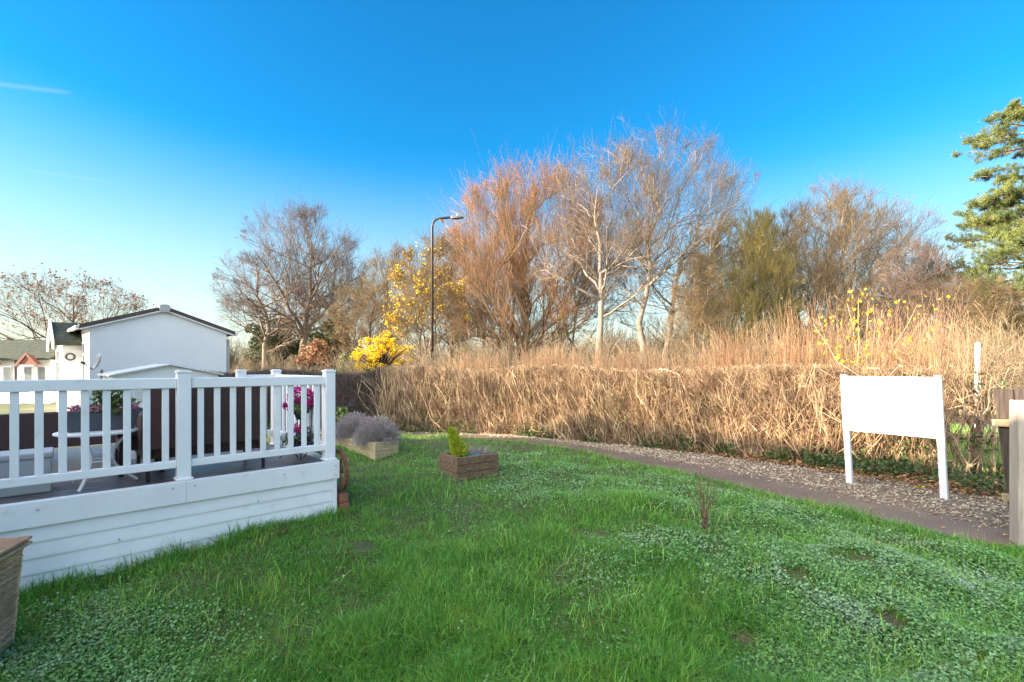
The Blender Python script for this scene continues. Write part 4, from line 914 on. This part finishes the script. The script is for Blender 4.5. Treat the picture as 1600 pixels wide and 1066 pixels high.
# ------------------------------------------------------------------ sign, right-hand fence
def sign():
    A, B = gpt(1328,755), gpt(1476,780); A = np.r_[A,0]; B = np.r_[B,0]; d = nrm(B-A); lean = np.array([-.055,0,0]); up = nrm(np.array([0,0,1.])+lean); nn = np.cross(d,up); nn = nn if nn[1] < 0 else -nn; W = np.linalg.norm(B-A)
    root = thing('sign_board','blank white sign board on two white square legs beside the path','sign',A); AXs = np.array([d,-nn,up])
    for p in (A,B):
        q = MB(); q.obox(p+up*.745,AXs,(.037,.03,.80)); q.build('leg',M['sign'],root,bevel=.004)
    c = (A+B)/2; z0, z1 = .76, 1.53
    q = MB(); q.obox(c+up*(z0+z1)/2-d*.025+nn*.045,AXs,(W/2+.0,.014,(z1-z0)/2)); pn = q.build('panel',M['sign'],root,bevel=.004)
    q = MB(); L = W/2-.025; cc = c-d*.025+nn*.0645
    fr = .022
    for zc in (z0+.05,z1-.055): q.obox(cc+d*.03+up*zc,AXs,(L-.055,.005,fr/2))
    for s_ in (-1,1): q.obox(cc+d*(.03+s_*(L-.066))+up*(z0+z1)/2,AXs,(fr/2,.0052,(z1-z0)/2-.065))
    q.build('frame',M['sign'],pn,bevel=.002)
    for k in (-.5,-.1,.3): 
        q = MB(); q.obox(cc+d*k*L+up*(z1-.078)+nn*.002,AXs,(.02,.007,.006)); q.build('clip',M['lamphead'],pn)
    q = MB(); q.obox(cc+d*(.03-(L-.095))+up*(z0+z1)/2-nn*.0005,AXs,(.004,.004,(z1-z0)/2-.09)); q.build('hinge',M['black'],pn)
sign()
def rfence():
    x, y = 4.84, 4.50; root = thing('wooden_post','thick weathered grey wooden fence post at the right edge','post',(x,y,0)); b = MB(); b.obox((x,y,.66),np.array([[.89,-.456,0],[.456,.89,0],[0,0,1.]]),(.125,.10,.68)); b.build('post',M['woodgrey'],root,bevel=.01)
    root = thing('leaning_fence','dark leaning boarded fence panel behind the grey wooden post','fence',(5.0,4.9,0)); A = nrm(np.array([.83,-.25,0])); up = nrm(np.array([-.115,.02,1.])); N = np.cross(A,up)
    # boards
    for k in range(4):
        b = MB(); p = np.array([5.03,4.86,0])+A*(.075+.156*k); b.obox(p+up*.70+N*(.0-.012*(k%2)),np.array([A,N,up]),(.076,.011,.74+.012*(k%3))); b.build('board',M['wooddark'],root,bevel=.003)
    for z in (.35,1.10):
        b = MB(); b.obox(np.array([5.03,4.86,0])+A*.28+up*z-N*.04*(1 if N[1] > 0 else -1),np.array([A,N,up]),(.34,.022,.035)); b.build('rail',M['woodpale'],root,bevel=.004)
rfence()
def railfence():
    P = [np.array([atx(px,Y),Y,0]) for px,Y in ((1290,11.2),(1475,10.3),(1640,9.4))]; root = thing('rail_fence','brown two rail timber fence seen through the gap right of the sign','fence',P[1])
    for p in P:
        b = MB(); b.obox(p+np.array([0,0,.5]),np.eye(3),(.06,.06,.5)); b.build('post',M['wood'],root,bevel=.006)
    for a,c in zip(P[:-1],P[1:]):
        for z in (.2,.56,.9):
            d = nrm(c-a); L = np.linalg.norm(c-a); b = MB(); b.obox((a+c)/2+np.array([0,0,z])-np.array([-d[1],d[0],0])*.085*(1 if d[0] > 0 else -1),np.array([d,[-d[1],d[0],0],[0,0,1]]),(L/2-.004,.022,.055)); b.build('rail',M['wood'],root,bevel=.005)
railfence()
mp_ = MB(); xx,yy = atx(1528,12.5),12.5; mp_.box(xx-.04,xx+.04,yy-.04,yy+.04,0,2.26); mp_.add(np.array([(xx-.04,yy-.04,2.26),(xx+.04,yy-.04,2.26),(xx+.04,yy+.04,2.26),(xx-.04,yy+.04,2.26),(xx,yy,2.31)]),None,[(0,1,4),(1,2,4),(2,3,4),(3,0,4)]); tag(mp_.build('marker_post',M['sign']),'slim white post showing above the hedge at the right','post')

# ------------------------------------------------------------------ lamp post
def lamp():
    Y = 20.; x = atx(675.5,Y); zt = atz(341,Y); root = thing('street_lamp','dark street lamp with curved arm behind the hedge','street lamp',(x,Y,0)); p = MB(); r = .34
    pts = [(x,Y,-.2),(x,Y,1.6)]; rr = [.075,.075]; p.tube(pts,rr,12); p2 = MB(); a = np.linspace(np.pi,np.pi/2,9)
    P = [(x,Y,1.6),(x,Y,zt-r)]+[(x+r+r*math.cos(q),Y,zt-r+r*math.sin(q)) for q in a[1:]]+[(atx(705,Y),Y,zt+.03)]; p2.tube(P,[.055]+[.046]*(len(P)-1),12); p.build('base',M['lamp'],root,True); p2.build('pole',M['lamp'],root,True)
    h = MB(); x0 = atx(704,Y); x1 = atx(725,Y); V = []
    for t,wd,hu,hd in ((0,.05,.05,.05),(.15,.10,.065,.06),(.5,.13,.055,.05),(.8,.11,.035,.03),(1,.05,.015,.012)):
        xx = x0+(x1-x0)*t; V += [(xx,Y-wd,zt+.03-hd),(xx,Y+wd,zt+.03-hd),(xx,Y+wd*.8,zt+.03+hu),(xx,Y-wd*.8,zt+.03+hu)]
    q = [(0,3,2,1),(16,17,18,19)]
    for k in range(4):
        for i in range(4): q.append((k*4+i,k*4+(i+1)%4,(k+1)*4+(i+1)%4,(k+1)*4+i))
    h.add(V,q); h.build('lamp_head',M['lamphead'],root,bevel=.012,fix=True)
    c = MB(); c.lathe((x0+.28,Y,zt+.1),[(.035,0),(.035,.07),(.02,.09)],10); c.build('photocell',M['sign'],root)
lamp()

# ------------------------------------------------------------------ homes
def home(name,label,O,g,wv,W,Lg,eave,ridge,parent_kids=None,over=.25,cap=True,roofm='roof',z0=0.):
    """single-storey park home: O = near left corner of the gable wall, g along the gable, wv along its depth"""
    g = np.r_[g,0.]; wv = np.r_[wv,0.]; O = np.r_[O,0.]; root = thing(name,label,'house',O); up = np.array([0,0,1.])
    b = MB(); pr = [O+up*z0,O+g*W+up*z0,O+g*W+up*eave,O+g*W/2+up*(ridge-.02),O+up*eave]; b.prism(pr,wv*Lg); wl_ = b.build('wall',M['render'],root,fix=True)
    sl_ = (ridge-eave)/(W/2); r = MB(); th = .12
    for s_ in (0,1):
        a = O+(g*(-over) if s_ == 0 else g*(W+over))-wv*.14+up*(eave-sl_*over+.0); c = O+g*W/2-wv*.14+up*ridge
        pr = [a,c,c+up*th,a+up*th]; r.prism(pr,wv*(Lg+.28))
    rf = r.build('roof',M[roofm],root,fix=True)
    bb = MB()
    for s_ in (0,1):
        a = O+(g*(-over+.02) if s_ == 0 else g*(W+over-.02))-wv*.125+up*(eave-sl_*over-.05); c = O+g*W/2-wv*.125+up*(ridge-.05); bb.prism([a,c,c+up*.049,a+up*.049],wv*.1)
    bb.build('soffit_board',M['render'],rf,fix=True)
    if cap:
        c = MB(); cc = O+g*W/2-wv*.2+up*(ridge+.02); c.prism([cc-g*.15-up*.04,cc-g*.1-up*.11,cc+g*.1-up*.11,cc+g*.15-up*.04,cc+g*.15+up*.10,cc+g*.07+up*.145,cc-g*.07+up*.145,cc-g*.15+up*.10],wv*.3); c.build('ridge_cap',M['dish'],rf,fix=True)
    for s_ in (0,1):
        q = MB(); a = O+(g*(-over-.05) if s_ == 0 else g*(W+over+.05))-wv*.13+up*(eave-sl_*over+.03); q.obox(a+wv*(Lg/2+.13),np.array([g,wv,up]),(.05,Lg/2+.13,.05)); q.build('gutter',M['sign'],rf,bevel=.02)
    return root,O,g,wv,up
gH = np.array([.687,.727]); wH = np.array([-.727,.687]); OH = np.array([-13.4,15.0])+gH*.22
hr,O,g,wv,up = home('park_home','white gabled park home with dark brown roof edges behind the deck',OH,gH,wH,3.85,11.,2.95,3.62)
# its sunlit left side: gabled bay with white barge boards, windows, coach lamp
bay = MB(); b0 = O+wv*1.9; Wb = 2.3; dep = .5
pr = [b0-g*.0005,b0+wv*Wb-g*.0005,b0+wv*Wb-g*.0005+up*2.5,b0+wv*Wb/2-g*.0005+up*3.1,b0-g*.0005+up*2.5]; bay.prism(pr,-g*dep); bw = bay.build('bay',M['render'],hr,fix=True)
rf = MB(); sb = .60/(Wb/2)
for s_ in (0,1):
    a = (b0-wv*.25 if s_ == 0 else b0+wv*(Wb+.25))+up*(2.5-sb*.25)-g*(dep+.2); c = b0+wv*Wb/2+up*3.12-g*(dep+.2); rf.prism([a,c,c+up*.1,a+up*.1],g*(dep+.75))
rf.build('bay_roof',M['tile'],bw,fix=True)
bb = MB()
for s_ in (0,1):
    a = (b0-wv*.3 if s_ == 0 else b0+wv*(Wb+.3))+up*(2.5-sb*.3-.12)-g*(dep+.26); c = b0+wv*Wb/2+up*3.03-g*(dep+.26); bb.prism([a,c,c+up*.28,a+up*.28],g*.05)
bb.build('barge_board',M['render'],bw,fix=True)
tb = MB(); pr = [b0+wv*.15-g*(dep+.01)+up*2.42,b0+wv*(Wb-.15)-g*(dep+.01)+up*2.42,b0+wv*Wb/2-g*(dep+.01)+up*2.98]; tb.prism(pr,-g*.03); tb.build('gable_board',M['terra'],bw,fix=True)
def win(parent,c,a,n,wd,h,split=.28):
    """white frame proud of the wall, glass recessed in it"""
    f = MB(); t = .06
    for s_ in (-1,1):
        f.obox(c+a*s_*(wd/2-t/2)+n*.02,np.array([a,n,up]),(t/2,.03,h/2)); f.obox(c+up*s_*(h/2-t/2)+n*.02,np.array([a,n,up]),(wd/2-t-.0005,.029,t/2))
    f.obox(c+up*(h/2-h*split)+n*.02,np.array([a,n,up]),(wd/2-t-.0005,.029,t/2)); fo = f.build('window',M['sign'],parent,fix=True); p = MB(); p.obox(c+n*.006,np.array([a,n,up]),(wd/2-t,.004,h/2-t)); p.build('pane',M['glass'],fo)
win(hr,O+wv*1.0+up*1.75-g*.0,wv,-g,.75,1.5); win(hr,O+wv*2.2+up*1.6-g*dep*.5-wv*.0,g,-wv,.5,1.5); win(hr,b0+wv*Wb/2-g*dep+up*1.55,wv,-g,1.7,1.4); win(hr,O+wv*6.5+up*1.7,wv,-g,1.2,1.1)
q = MB(); an = np.linspace(0,2*np.pi,17); q.tube([b0+wv*.1-g*(dep*.6)+np.array([0,0,2.0])-wv*.13+g*.11*math.cos(t)+up*.11*math.sin(t) for t in an],.025,6); q.build('wreath',M['bk_dark'],hr)
dp = MB(); c0 = O+g*(3.85+.12)+wv*.25; dp.tube([c0+up*2.7,c0+up*.1],.05,10); dp.build('downpipe',M['sign'],hr)

# the home whose roof shades the lawn: left of and behind the camera, outside the picture; and a second unseen home, added to shade the left end of the hedge
def uvhome(name,label,u0,u1,v0,v1,eave,ridge):
    return home(name,label,D(u0,v1)[:2],DU,-DV,u1-u0,abs(v1-v0),eave,ridge,cap=False)
uvhome('park_home','white park home left of the deck and of the camera, shading the lawn',-8.0,-4.0,-14.9,4.0,3.4,4.98)
uvhome('park_home','unseen white park home beyond the deck, added to shade the left hedge end',-4.3,-1.5,-20.6,-16.65,3.6,5.1)

# far bungalow with green tiled roof at the left edge
def bungalow():
    Y = 22.; k_ = Y/40; xl, xr = atx(-60,Y), atx(78,Y); ze, zr = atz(563,Y), atz(532,Y); root = thing('bungalow','low white bungalow with mossy green tiled roof at the far left edge','house',((xl+xr)/2,Y,0)); b = MB(); b.box(xl,xr,Y,Y+4,0,ze+.03); b.build('wall',M['render'],root)
    r = MB(); n = 7
    for k in range(n):                                                          # courses of tiles, each a step
        t0, t1 = k/n, (k+1)/n; za, zb_ = ze+(zr-ze)*t0, ze+(zr-ze)*t1; ya, yb = Y-.3+2.*t0, Y-.3+2.*t1; r.prism([(xl-.2,ya,za),(xl-.2,yb+.1,zb_+.02),(xl-.2,yb+.1,zb_+.09),(xl-.2,ya,za+.09)],(xr-xl+.4,0,0))
    r.prism([(xl-.19,Y+1.78,zr+.02),(xl-.19,Y+4.3,ze),(xl-.19,Y+4.3,ze+.09),(xl-.19,Y+1.78,zr+.12)],(xr-xl+.38,0,0)); rf = r.build('roof',M['tile'],root,fix=True)
    for px,w_ in ((2,26),(62,30)):
        g_ = MB(); xa, xb = atx(px-w_/2,Y), atx(px+w_/2,Y); xm = (xa+xb)/2; g_.prism([(xa,Y-.6,ze-.35*k_),(xb,Y-.6,ze-.35*k_),(xm,Y-.6,ze+.45*k_)],(0,.25,0)); go = g_.build('gable',M['terra'],root,fix=True)
        g2 = MB()
        for xe in (xa,xb): g2.prism([(xe,Y-.65,ze-.55*k_),(xm,Y-.65,ze+.4*k_),(xm,Y-.65,ze+.6*k_),(xe+(.08 if xe > xm else -.08),Y-.65,ze-.38*k_)],(0,.045,0))
        g2.build('barge_board',M['terra'],go,fix=True)
    d = MB(); d.tube([(atx(27,Y),Y-.08,ze),(atx(27,Y),Y-.08,.05)],.045,8); d.build('downpipe',M['bk_dark'],root)
    for px in (12,45,66):
        f = MB(); xm = atx(px,Y); f.box(xm-.2,xm+.2,Y-.05,Y-.001,.9,1.7); fo = f.build('window',M['sign'],root); p = MB(); p.box(xm-.16,xm+.16,Y-.06,Y-.0505,.94,1.66); p.build('pane',M['glass'],fo)
bungalow()
# white garden shed between deck and home
def shed():
    Y = 10.6; gx_ = np.array([.687,.727,0]); wx = np.array([-.727,.687,0]); up = np.array([0,0,1.]); O = np.array([atx(176,Y),Y,0]); W = 2.05; ze, zr = 1.475, 1.70; root = thing('garden_shed','low white shed with shallow gable roof in front of the white home','shed',O); b = MB(); b.prism([O,O+gx_*W,O+gx_*W+up*ze,O+gx_*W*.5+up*(zr-.01),O+up*ze],wx*1.6); b.build('wall',M['white'],root,fix=True)
    r = MB()
    for s_ in (0,1):
        a = O+(-gx_*.09 if s_ == 0 else gx_*(W+.09))-wx*.1+up*(ze-.02); c = O+gx_*W*.5-wx*.1+up*zr; r.prism([a,c,c+up*.03,a+up*.03],wx*1.8)
    r.build('roof',M['sign'],root,fix=True)
    for k in range(4):
        q = MB(); q.obox(O+gx_*W*(.14+.24*k)-wx*.011+up*.72,np.array([gx_,wx,up]),(.035,.01,.70)); q.build('batten',M['white'],root,bevel=.003)
    q = MB(); 
    for k in range(7): q.obox(O+gx_*W*.26-wx*.02+up*(.95+.05*k),np.array([gx_,wx,up]),(.16,.012,.015))
    q.build('louvre',M['white'],root)
shed()
def dish():
    Y = 13.2; x = atx(154,Y); root = thing('satellite_dish','grey satellite dish on a pole before the white gable wall','satellite dish',(x,Y,0)); p = MB(); p.tube([(x+.03,Y+.06,0),(x+.03,Y+.06,atz(578,Y))],.03,8); p.build('pole',M['brass'],root)
    c = np.array([x,Y,atz(567,Y)]); n = nrm(np.array([-.55,-.75,.35])); a = nrm(np.cross(n,[0,0,1])); b_ = np.cross(a,n); V = []; q = []; t = []; k = 24; rr = np.linspace(0,1,6)[1:]
    for s_,off in ((0,0),(1,-.012)):
        V.append(c+n*off)
        for r in rr:
            for j in range(k): V.append(c+a*.23*r*math.cos(j*2*np.pi/k)+b_*.25*r*math.sin(j*2*np.pi/k)+n*(.07*r*r+off))
    m_ = 1+5*k
    for s_ in (0,1):
        o = s_*m_
        for j in range(k): t.append((o,o+1+j,o+1+(j+1)%k))
        for i in range(4):
            for j in range(k): q.append((o+1+i*k+j,o+1+(i+1)*k+j,o+1+(i+1)*k+(j+1)%k,o+1+i*k+(j+1)%k))
    for j in range(k): q.append((1+4*k+j,1+4*k+(j+1)%k,m_+1+4*k+(j+1)%k,m_+1+4*k+j))
    d = MB(); d.add(V,q,t); d.build('reflector',M['dish'],root,True,fix=True); l = MB(); e = c+n*.3-b_*.12; l.tube([c-b_*.22+n*.05,e],.012,6); l.tube([e-n*.04,e+n*.05],.03,8); l.build('feed_arm',M['black'],root)
dish()

# ------------------------------------------------------------------ grass and clover
def lawn_ok(x, y):
    p = np.stack([x,y],1); u = p@DU; v = p@DV; ok = ~((u < 2.31)&(v < -5.345))
    ok &= side_dist(x,y,NEAR) > -.03
    q = p-pc[:2]; ok &= ~((np.abs(q@axp[0,:2]) < .37)&(np.abs(q@axp[1,:2]) < .29)); q = p-lc[:2]; ok &= ~((np.abs(q@axl[0,:2]) < Ln/2+.01)&(np.abs(q@axl[1,:2]) < Wd/2+.01))
    return ok
def scatter(n, y0, y1, seed, pw=1.6):
    rg = np.random.default_rng(seed); t = rg.random(n); y = (y0**(1-pw)+t*(y1**(1-pw)-y0**(1-pw)))**(1/(1-pw)) if pw != 1 else y0*(y1/y0)**t
    x = rg.uniform(-1,1,n)*(1.13*y+1.3); k = lawn_ok(x,y); return x[k], y[k], rg
def clov(x, y):
    """how much clover grows here: drifts across the middle and right of the lawn"""
    band = np.exp(-((y-(7.6-.62*(x-.2)))/1.5)**2)*sstep(-2.0,.3,x)
    right = sstep(.2,2.2,x)*sstep(5.8,4.0,y)*.75
    leftc = sstep(-1.3,-2.6,x)*sstep(3.9,3.0,y)*.45
    return np.clip(.25+.66*np.maximum(np.maximum(band,right),leftc),0,1)*(.55+.9*vnoise(x,y,.55,12))*sstep(.2,.7,side_dist(x,y,NEAR))
def bare(x, y):
    d = np.zeros_like(x)
    for px,py,r in ((565,858,.24),(1250,938,.13),(1340,905,.12),(905,850,.22),(1160,1005,.13),(935,862,.15),(1395,1003,.12),(1310,900,.16),(545,790,.12)):
        g_ = gpt(px,py,-.03); d = np.maximum(d, 1-np.hypot((x-g_[0]),(y-g_[1])*.8)/(r*1.1))
    return d+(.55*(vnoise(x,y,.12,15)-.5))+.5*(vnoise(x,y,.05,16)-.5)
def blades(x, y, rg, h, wd, lean=.55, m=4):
    n = len(x); z = hgt(x,y); az = rg.uniform(0,2*np.pi,n); tilt = np.abs(rg.normal(size=n))*lean+.08; d = np.stack([np.cos(az),np.sin(az)],1)
    s = np.linspace(0,1,m); wv_ = (1-s**1.6); fa = az+np.pi/2+rg.normal(size=n)*.7; sx_ = np.stack([np.cos(fa),np.sin(fa)],1)
    hor = (h*tilt)[:,None]*s[None]**1.8; ver = h[:,None]*(s[None]-.30*np.minimum(tilt,1.6)[:,None]*s[None]**2.2)
    ctr = np.stack([x[:,None]+d[:,0:1]*hor, y[:,None]+d[:,1:2]*hor, z[:,None]-.01+ver],2)
    off = np.zeros((n,m,3)); off[:,:,0] = sx_[:,0:1]*wd[:,None]*wv_; off[:,:,1] = sx_[:,1:2]*wd[:,None]*wv_
    V = np.concatenate([np.stack([ctr[:,:-1]-off[:,:-1], ctr[:,:-1]+off[:,:-1]],2).reshape(n,-1,3), ctr[:,-1:]],1); per = 2*(m-1)+1; b = (np.arange(n)*per)[:,None]
    i = np.arange(m-2)*2; q = np.stack([b+i, b+i+1, b+i+3, b+i+2],2).reshape(-1,4); l = 2*(m-2); t = np.concatenate([b+l,b+l+1,b+l+2],1)
    return V.reshape(-1,3), q, t
def grass():
    x,y,rg = scatter(560000, 1.7, 13.5, 201, 1.75); c = clov(x,y); br = bare(x,y)
    k = (rg.random(len(x)) > c*.5)&(br < .35+.3*rg.random(len(x))); x,y = x[k],y[k]; tuft = vnoise(x,y,.22,21)*.6+vnoise(x,y,.9,22)*.6
    h = rg.uniform(.035,.085,len(x))*(.45+1.6*tuft**1.8)*(1+.25*sstep(.5,.05,side_dist(x,y,NEAR))); pd = x*DV[0]+y*DV[1]; h *= 1+.6*((pd < -5.1)&(pd > -5.345))
    mb = MB(); mb.add(*blades(x,y,rg,h,rg.uniform(.0016,.0030,len(x))*(1+.10*y),1.05)); tag(mb.build('grass',M['grass']),'green shaded lawn grass with longer tufts','grass',kind='stuff')
    x,y,rg = scatter(80000,1.7,12,204,1.7); k = (rg.random(len(x)) < .25+1.1*(vnoise(x,y,.3,27)-.35)) & (bare(x,y) < .2) & (rg.random(len(x)) > clov(x,y)*.5); x,y = x[k],y[k]
    mb = MB(); mb.add(*blades(x,y,rg,rg.uniform(.07,.17,len(x))*(.6+.7*vnoise(x,y,.7,28)),rg.uniform(.0018,.0036,len(x))*(1+.08*y),.75,5)); tag(mb.build('long_grass',M['grass2'],smooth=True),'longer arching grass blades standing above the turf','grass',kind='stuff')
    # dry blades in the worn patches
    x,y,rg = scatter(120000,1.7,13,202,1.75); br = bare(x,y); k = (br > .05)&(rg.random(len(x)) < .8)|(rg.random(len(x)) < .02); x,y = x[k],y[k]; mb = MB(); mb.add(*blades(x,y,rg,rg.uniform(.02,.06,len(x)),rg.uniform(.0014,.0028,len(x))*(1+.1*y),1.2)); tag(mb.build('dry_grass',M['dry']),'straw coloured dead grass in the worn lawn patches','dead grass',kind='stuff')
grass()
rg = np.random.default_rng(206); n_ = 30000; xx_ = rg.uniform(6.0,12.5,n_); yy_ = rg.uniform(6.5,13.5,n_); k_ = (side_dist(xx_,yy_,np.array([HED[6],HED[6],HED[8],HED[9],HED[10],HED[11],HED[11]+np.array([1.6,-2.])])) < -.9)
xx_,yy_ = xx_[k_],yy_[k_]; mb = MB(); mb.add(*blades(xx_,yy_,rg,rg.uniform(.08,.2,len(xx_)),rg.uniform(.004,.007,len(xx_)),.6)); tag(mb.build('verge_grass',M['grass2']),'grass verge beyond the hedge gap at the right','grass',kind='stuff')
def clover():
    x,y,rg = scatter(680000,1.7,12,203,1.6); c = clov(x,y); k = (rg.random(len(x)) < np.clip((c-.30)*2.2,.015,.95))&(bare(x,y) < .4); x,y,c = x[k],y[k],c[k]; n = len(x)
    z = hgt(x,y)+rg.uniform(.008,.05,n)*(.4+1.2*vnoise(x,y,.25,23)); s = rg.uniform(.0042,.0088,n)*(1+.07*y); nrm_ = nrm(np.stack([rg.normal(size=n)*.38,rg.normal(size=n)*.38-.15,np.ones(n)],1)); a = nrm(np.cross(nrm_,rg.normal(size=(n,3)))); b = np.cross(nrm_,a); C = np.stack([x,y,z],1)
    # cupped scalloped leaf: centre + 7 rim points
    kk = 7; an = np.arange(kk)*2*np.pi/kk; rr = np.array([.55,1,.9,1.05,1.05,.9,1]); V = C[:,None]+(a[:,None]*np.cos(an)[None,:,None]+b[:,None]*np.sin(an)[None,:,None])*(s[:,None]*rr[None])[:,:,None]+nrm_[:,None]*(s*.22)[:,None,None]
    V = np.concatenate([C[:,None],V],1); bs = (np.arange(n)*(kk+1))[:,None]; j = np.arange(kk); t = np.stack([np.broadcast_to(bs,(n,kk)),bs+1+j,bs+1+(j+1)%kk],2).reshape(-1,3)
    mb = MB(); mb.add(V.reshape(-1,3),None,t); tag(mb.build('clover',M['clover'],smooth=True),'pale frosty ground ivy spreading in drifts over the lawn','ground cover',kind='stuff')
clover()
# bare red-stemmed sapling in the lawn, weeds by the skirting, fallen leaves
def twiggy(px,py,h,seed,label,name='bare_sapling',n=9,m='shoot2',sp=.28):
    g_ = gpt(px,py,0); x,y = g_; z = float(hgt(np.array([x]),np.array([y]))[0]); rg = np.random.default_rng(seed); root = thing(name,label,'sapling',(x,y,z)); t = np.linspace(0,1,7)[:,None]; P = []
    for k in range(n): e = np.array([x+rg.normal()*sp*.6,y+rg.normal()*sp*.5,z+h*rg.uniform(.45,1)]); b = np.array([x+rg.normal()*.03,y+rg.normal()*.03,z-.02]); P.append(b*(1-t)+e*t+np.array([(e-b)[0],0,0])*t*(t-1)*.5+np.cumsum(rg.normal(size=(7,3)),0)*.008)
    P = np.array(P); Rr = np.broadcast_to(np.linspace(.005,.0018,7),P.shape[:2]); s = MB(); s.tubes(P,Rr,5); A,AR = kids(P,Rr,5,rg,.3,(25,55),.25,0,.3,4); s.tubes(A,np.maximum(AR,.0014),3); s.build('stems',M[m],root)
M['shoot2'] = mat('red_stem',(.14,.055,.04),(.2,.1,.07),5,.8)
twiggy(1102,845,.62,31,'thin leafless red stemmed sapling standing in the clover')
twiggy(440,838,.14,33,'small dried weed growing against the white skirting','dried_weed',6,'shoot2',.1)
for i,(px,py,mn,lb) in enumerate([(1370,880,'brownleaf','reddish fallen leaf on the clover below the path'),(1395,1008,'deadleaf','dark fallen leaf in the lower right of the lawn'),(1160,1002,'deadleaf','curled dark fallen leaf in the clover near the bottom'),(1475,1058,'orangeleaf','small orange fallen leaf at the bottom right'),(1175,915,'brownleaf','brown fallen leaf among clover in mid lawn'),(975,1050,'brownleaf','brown fallen leaf in long grass at the bottom middle')]):
    g_ = gpt(px,py,.02); z = float(hgt(np.array([g_[0]]),np.array([g_[1]]))[0]); q = MB(); maple(q,(g_[0],g_[1],z+.05),random.uniform(.022,.035),random.random()*6,.35,random.random()*6); tag(q.build('fallen_leaf',M[mn]),lb,'leaf','fallen leaves on the lawn')
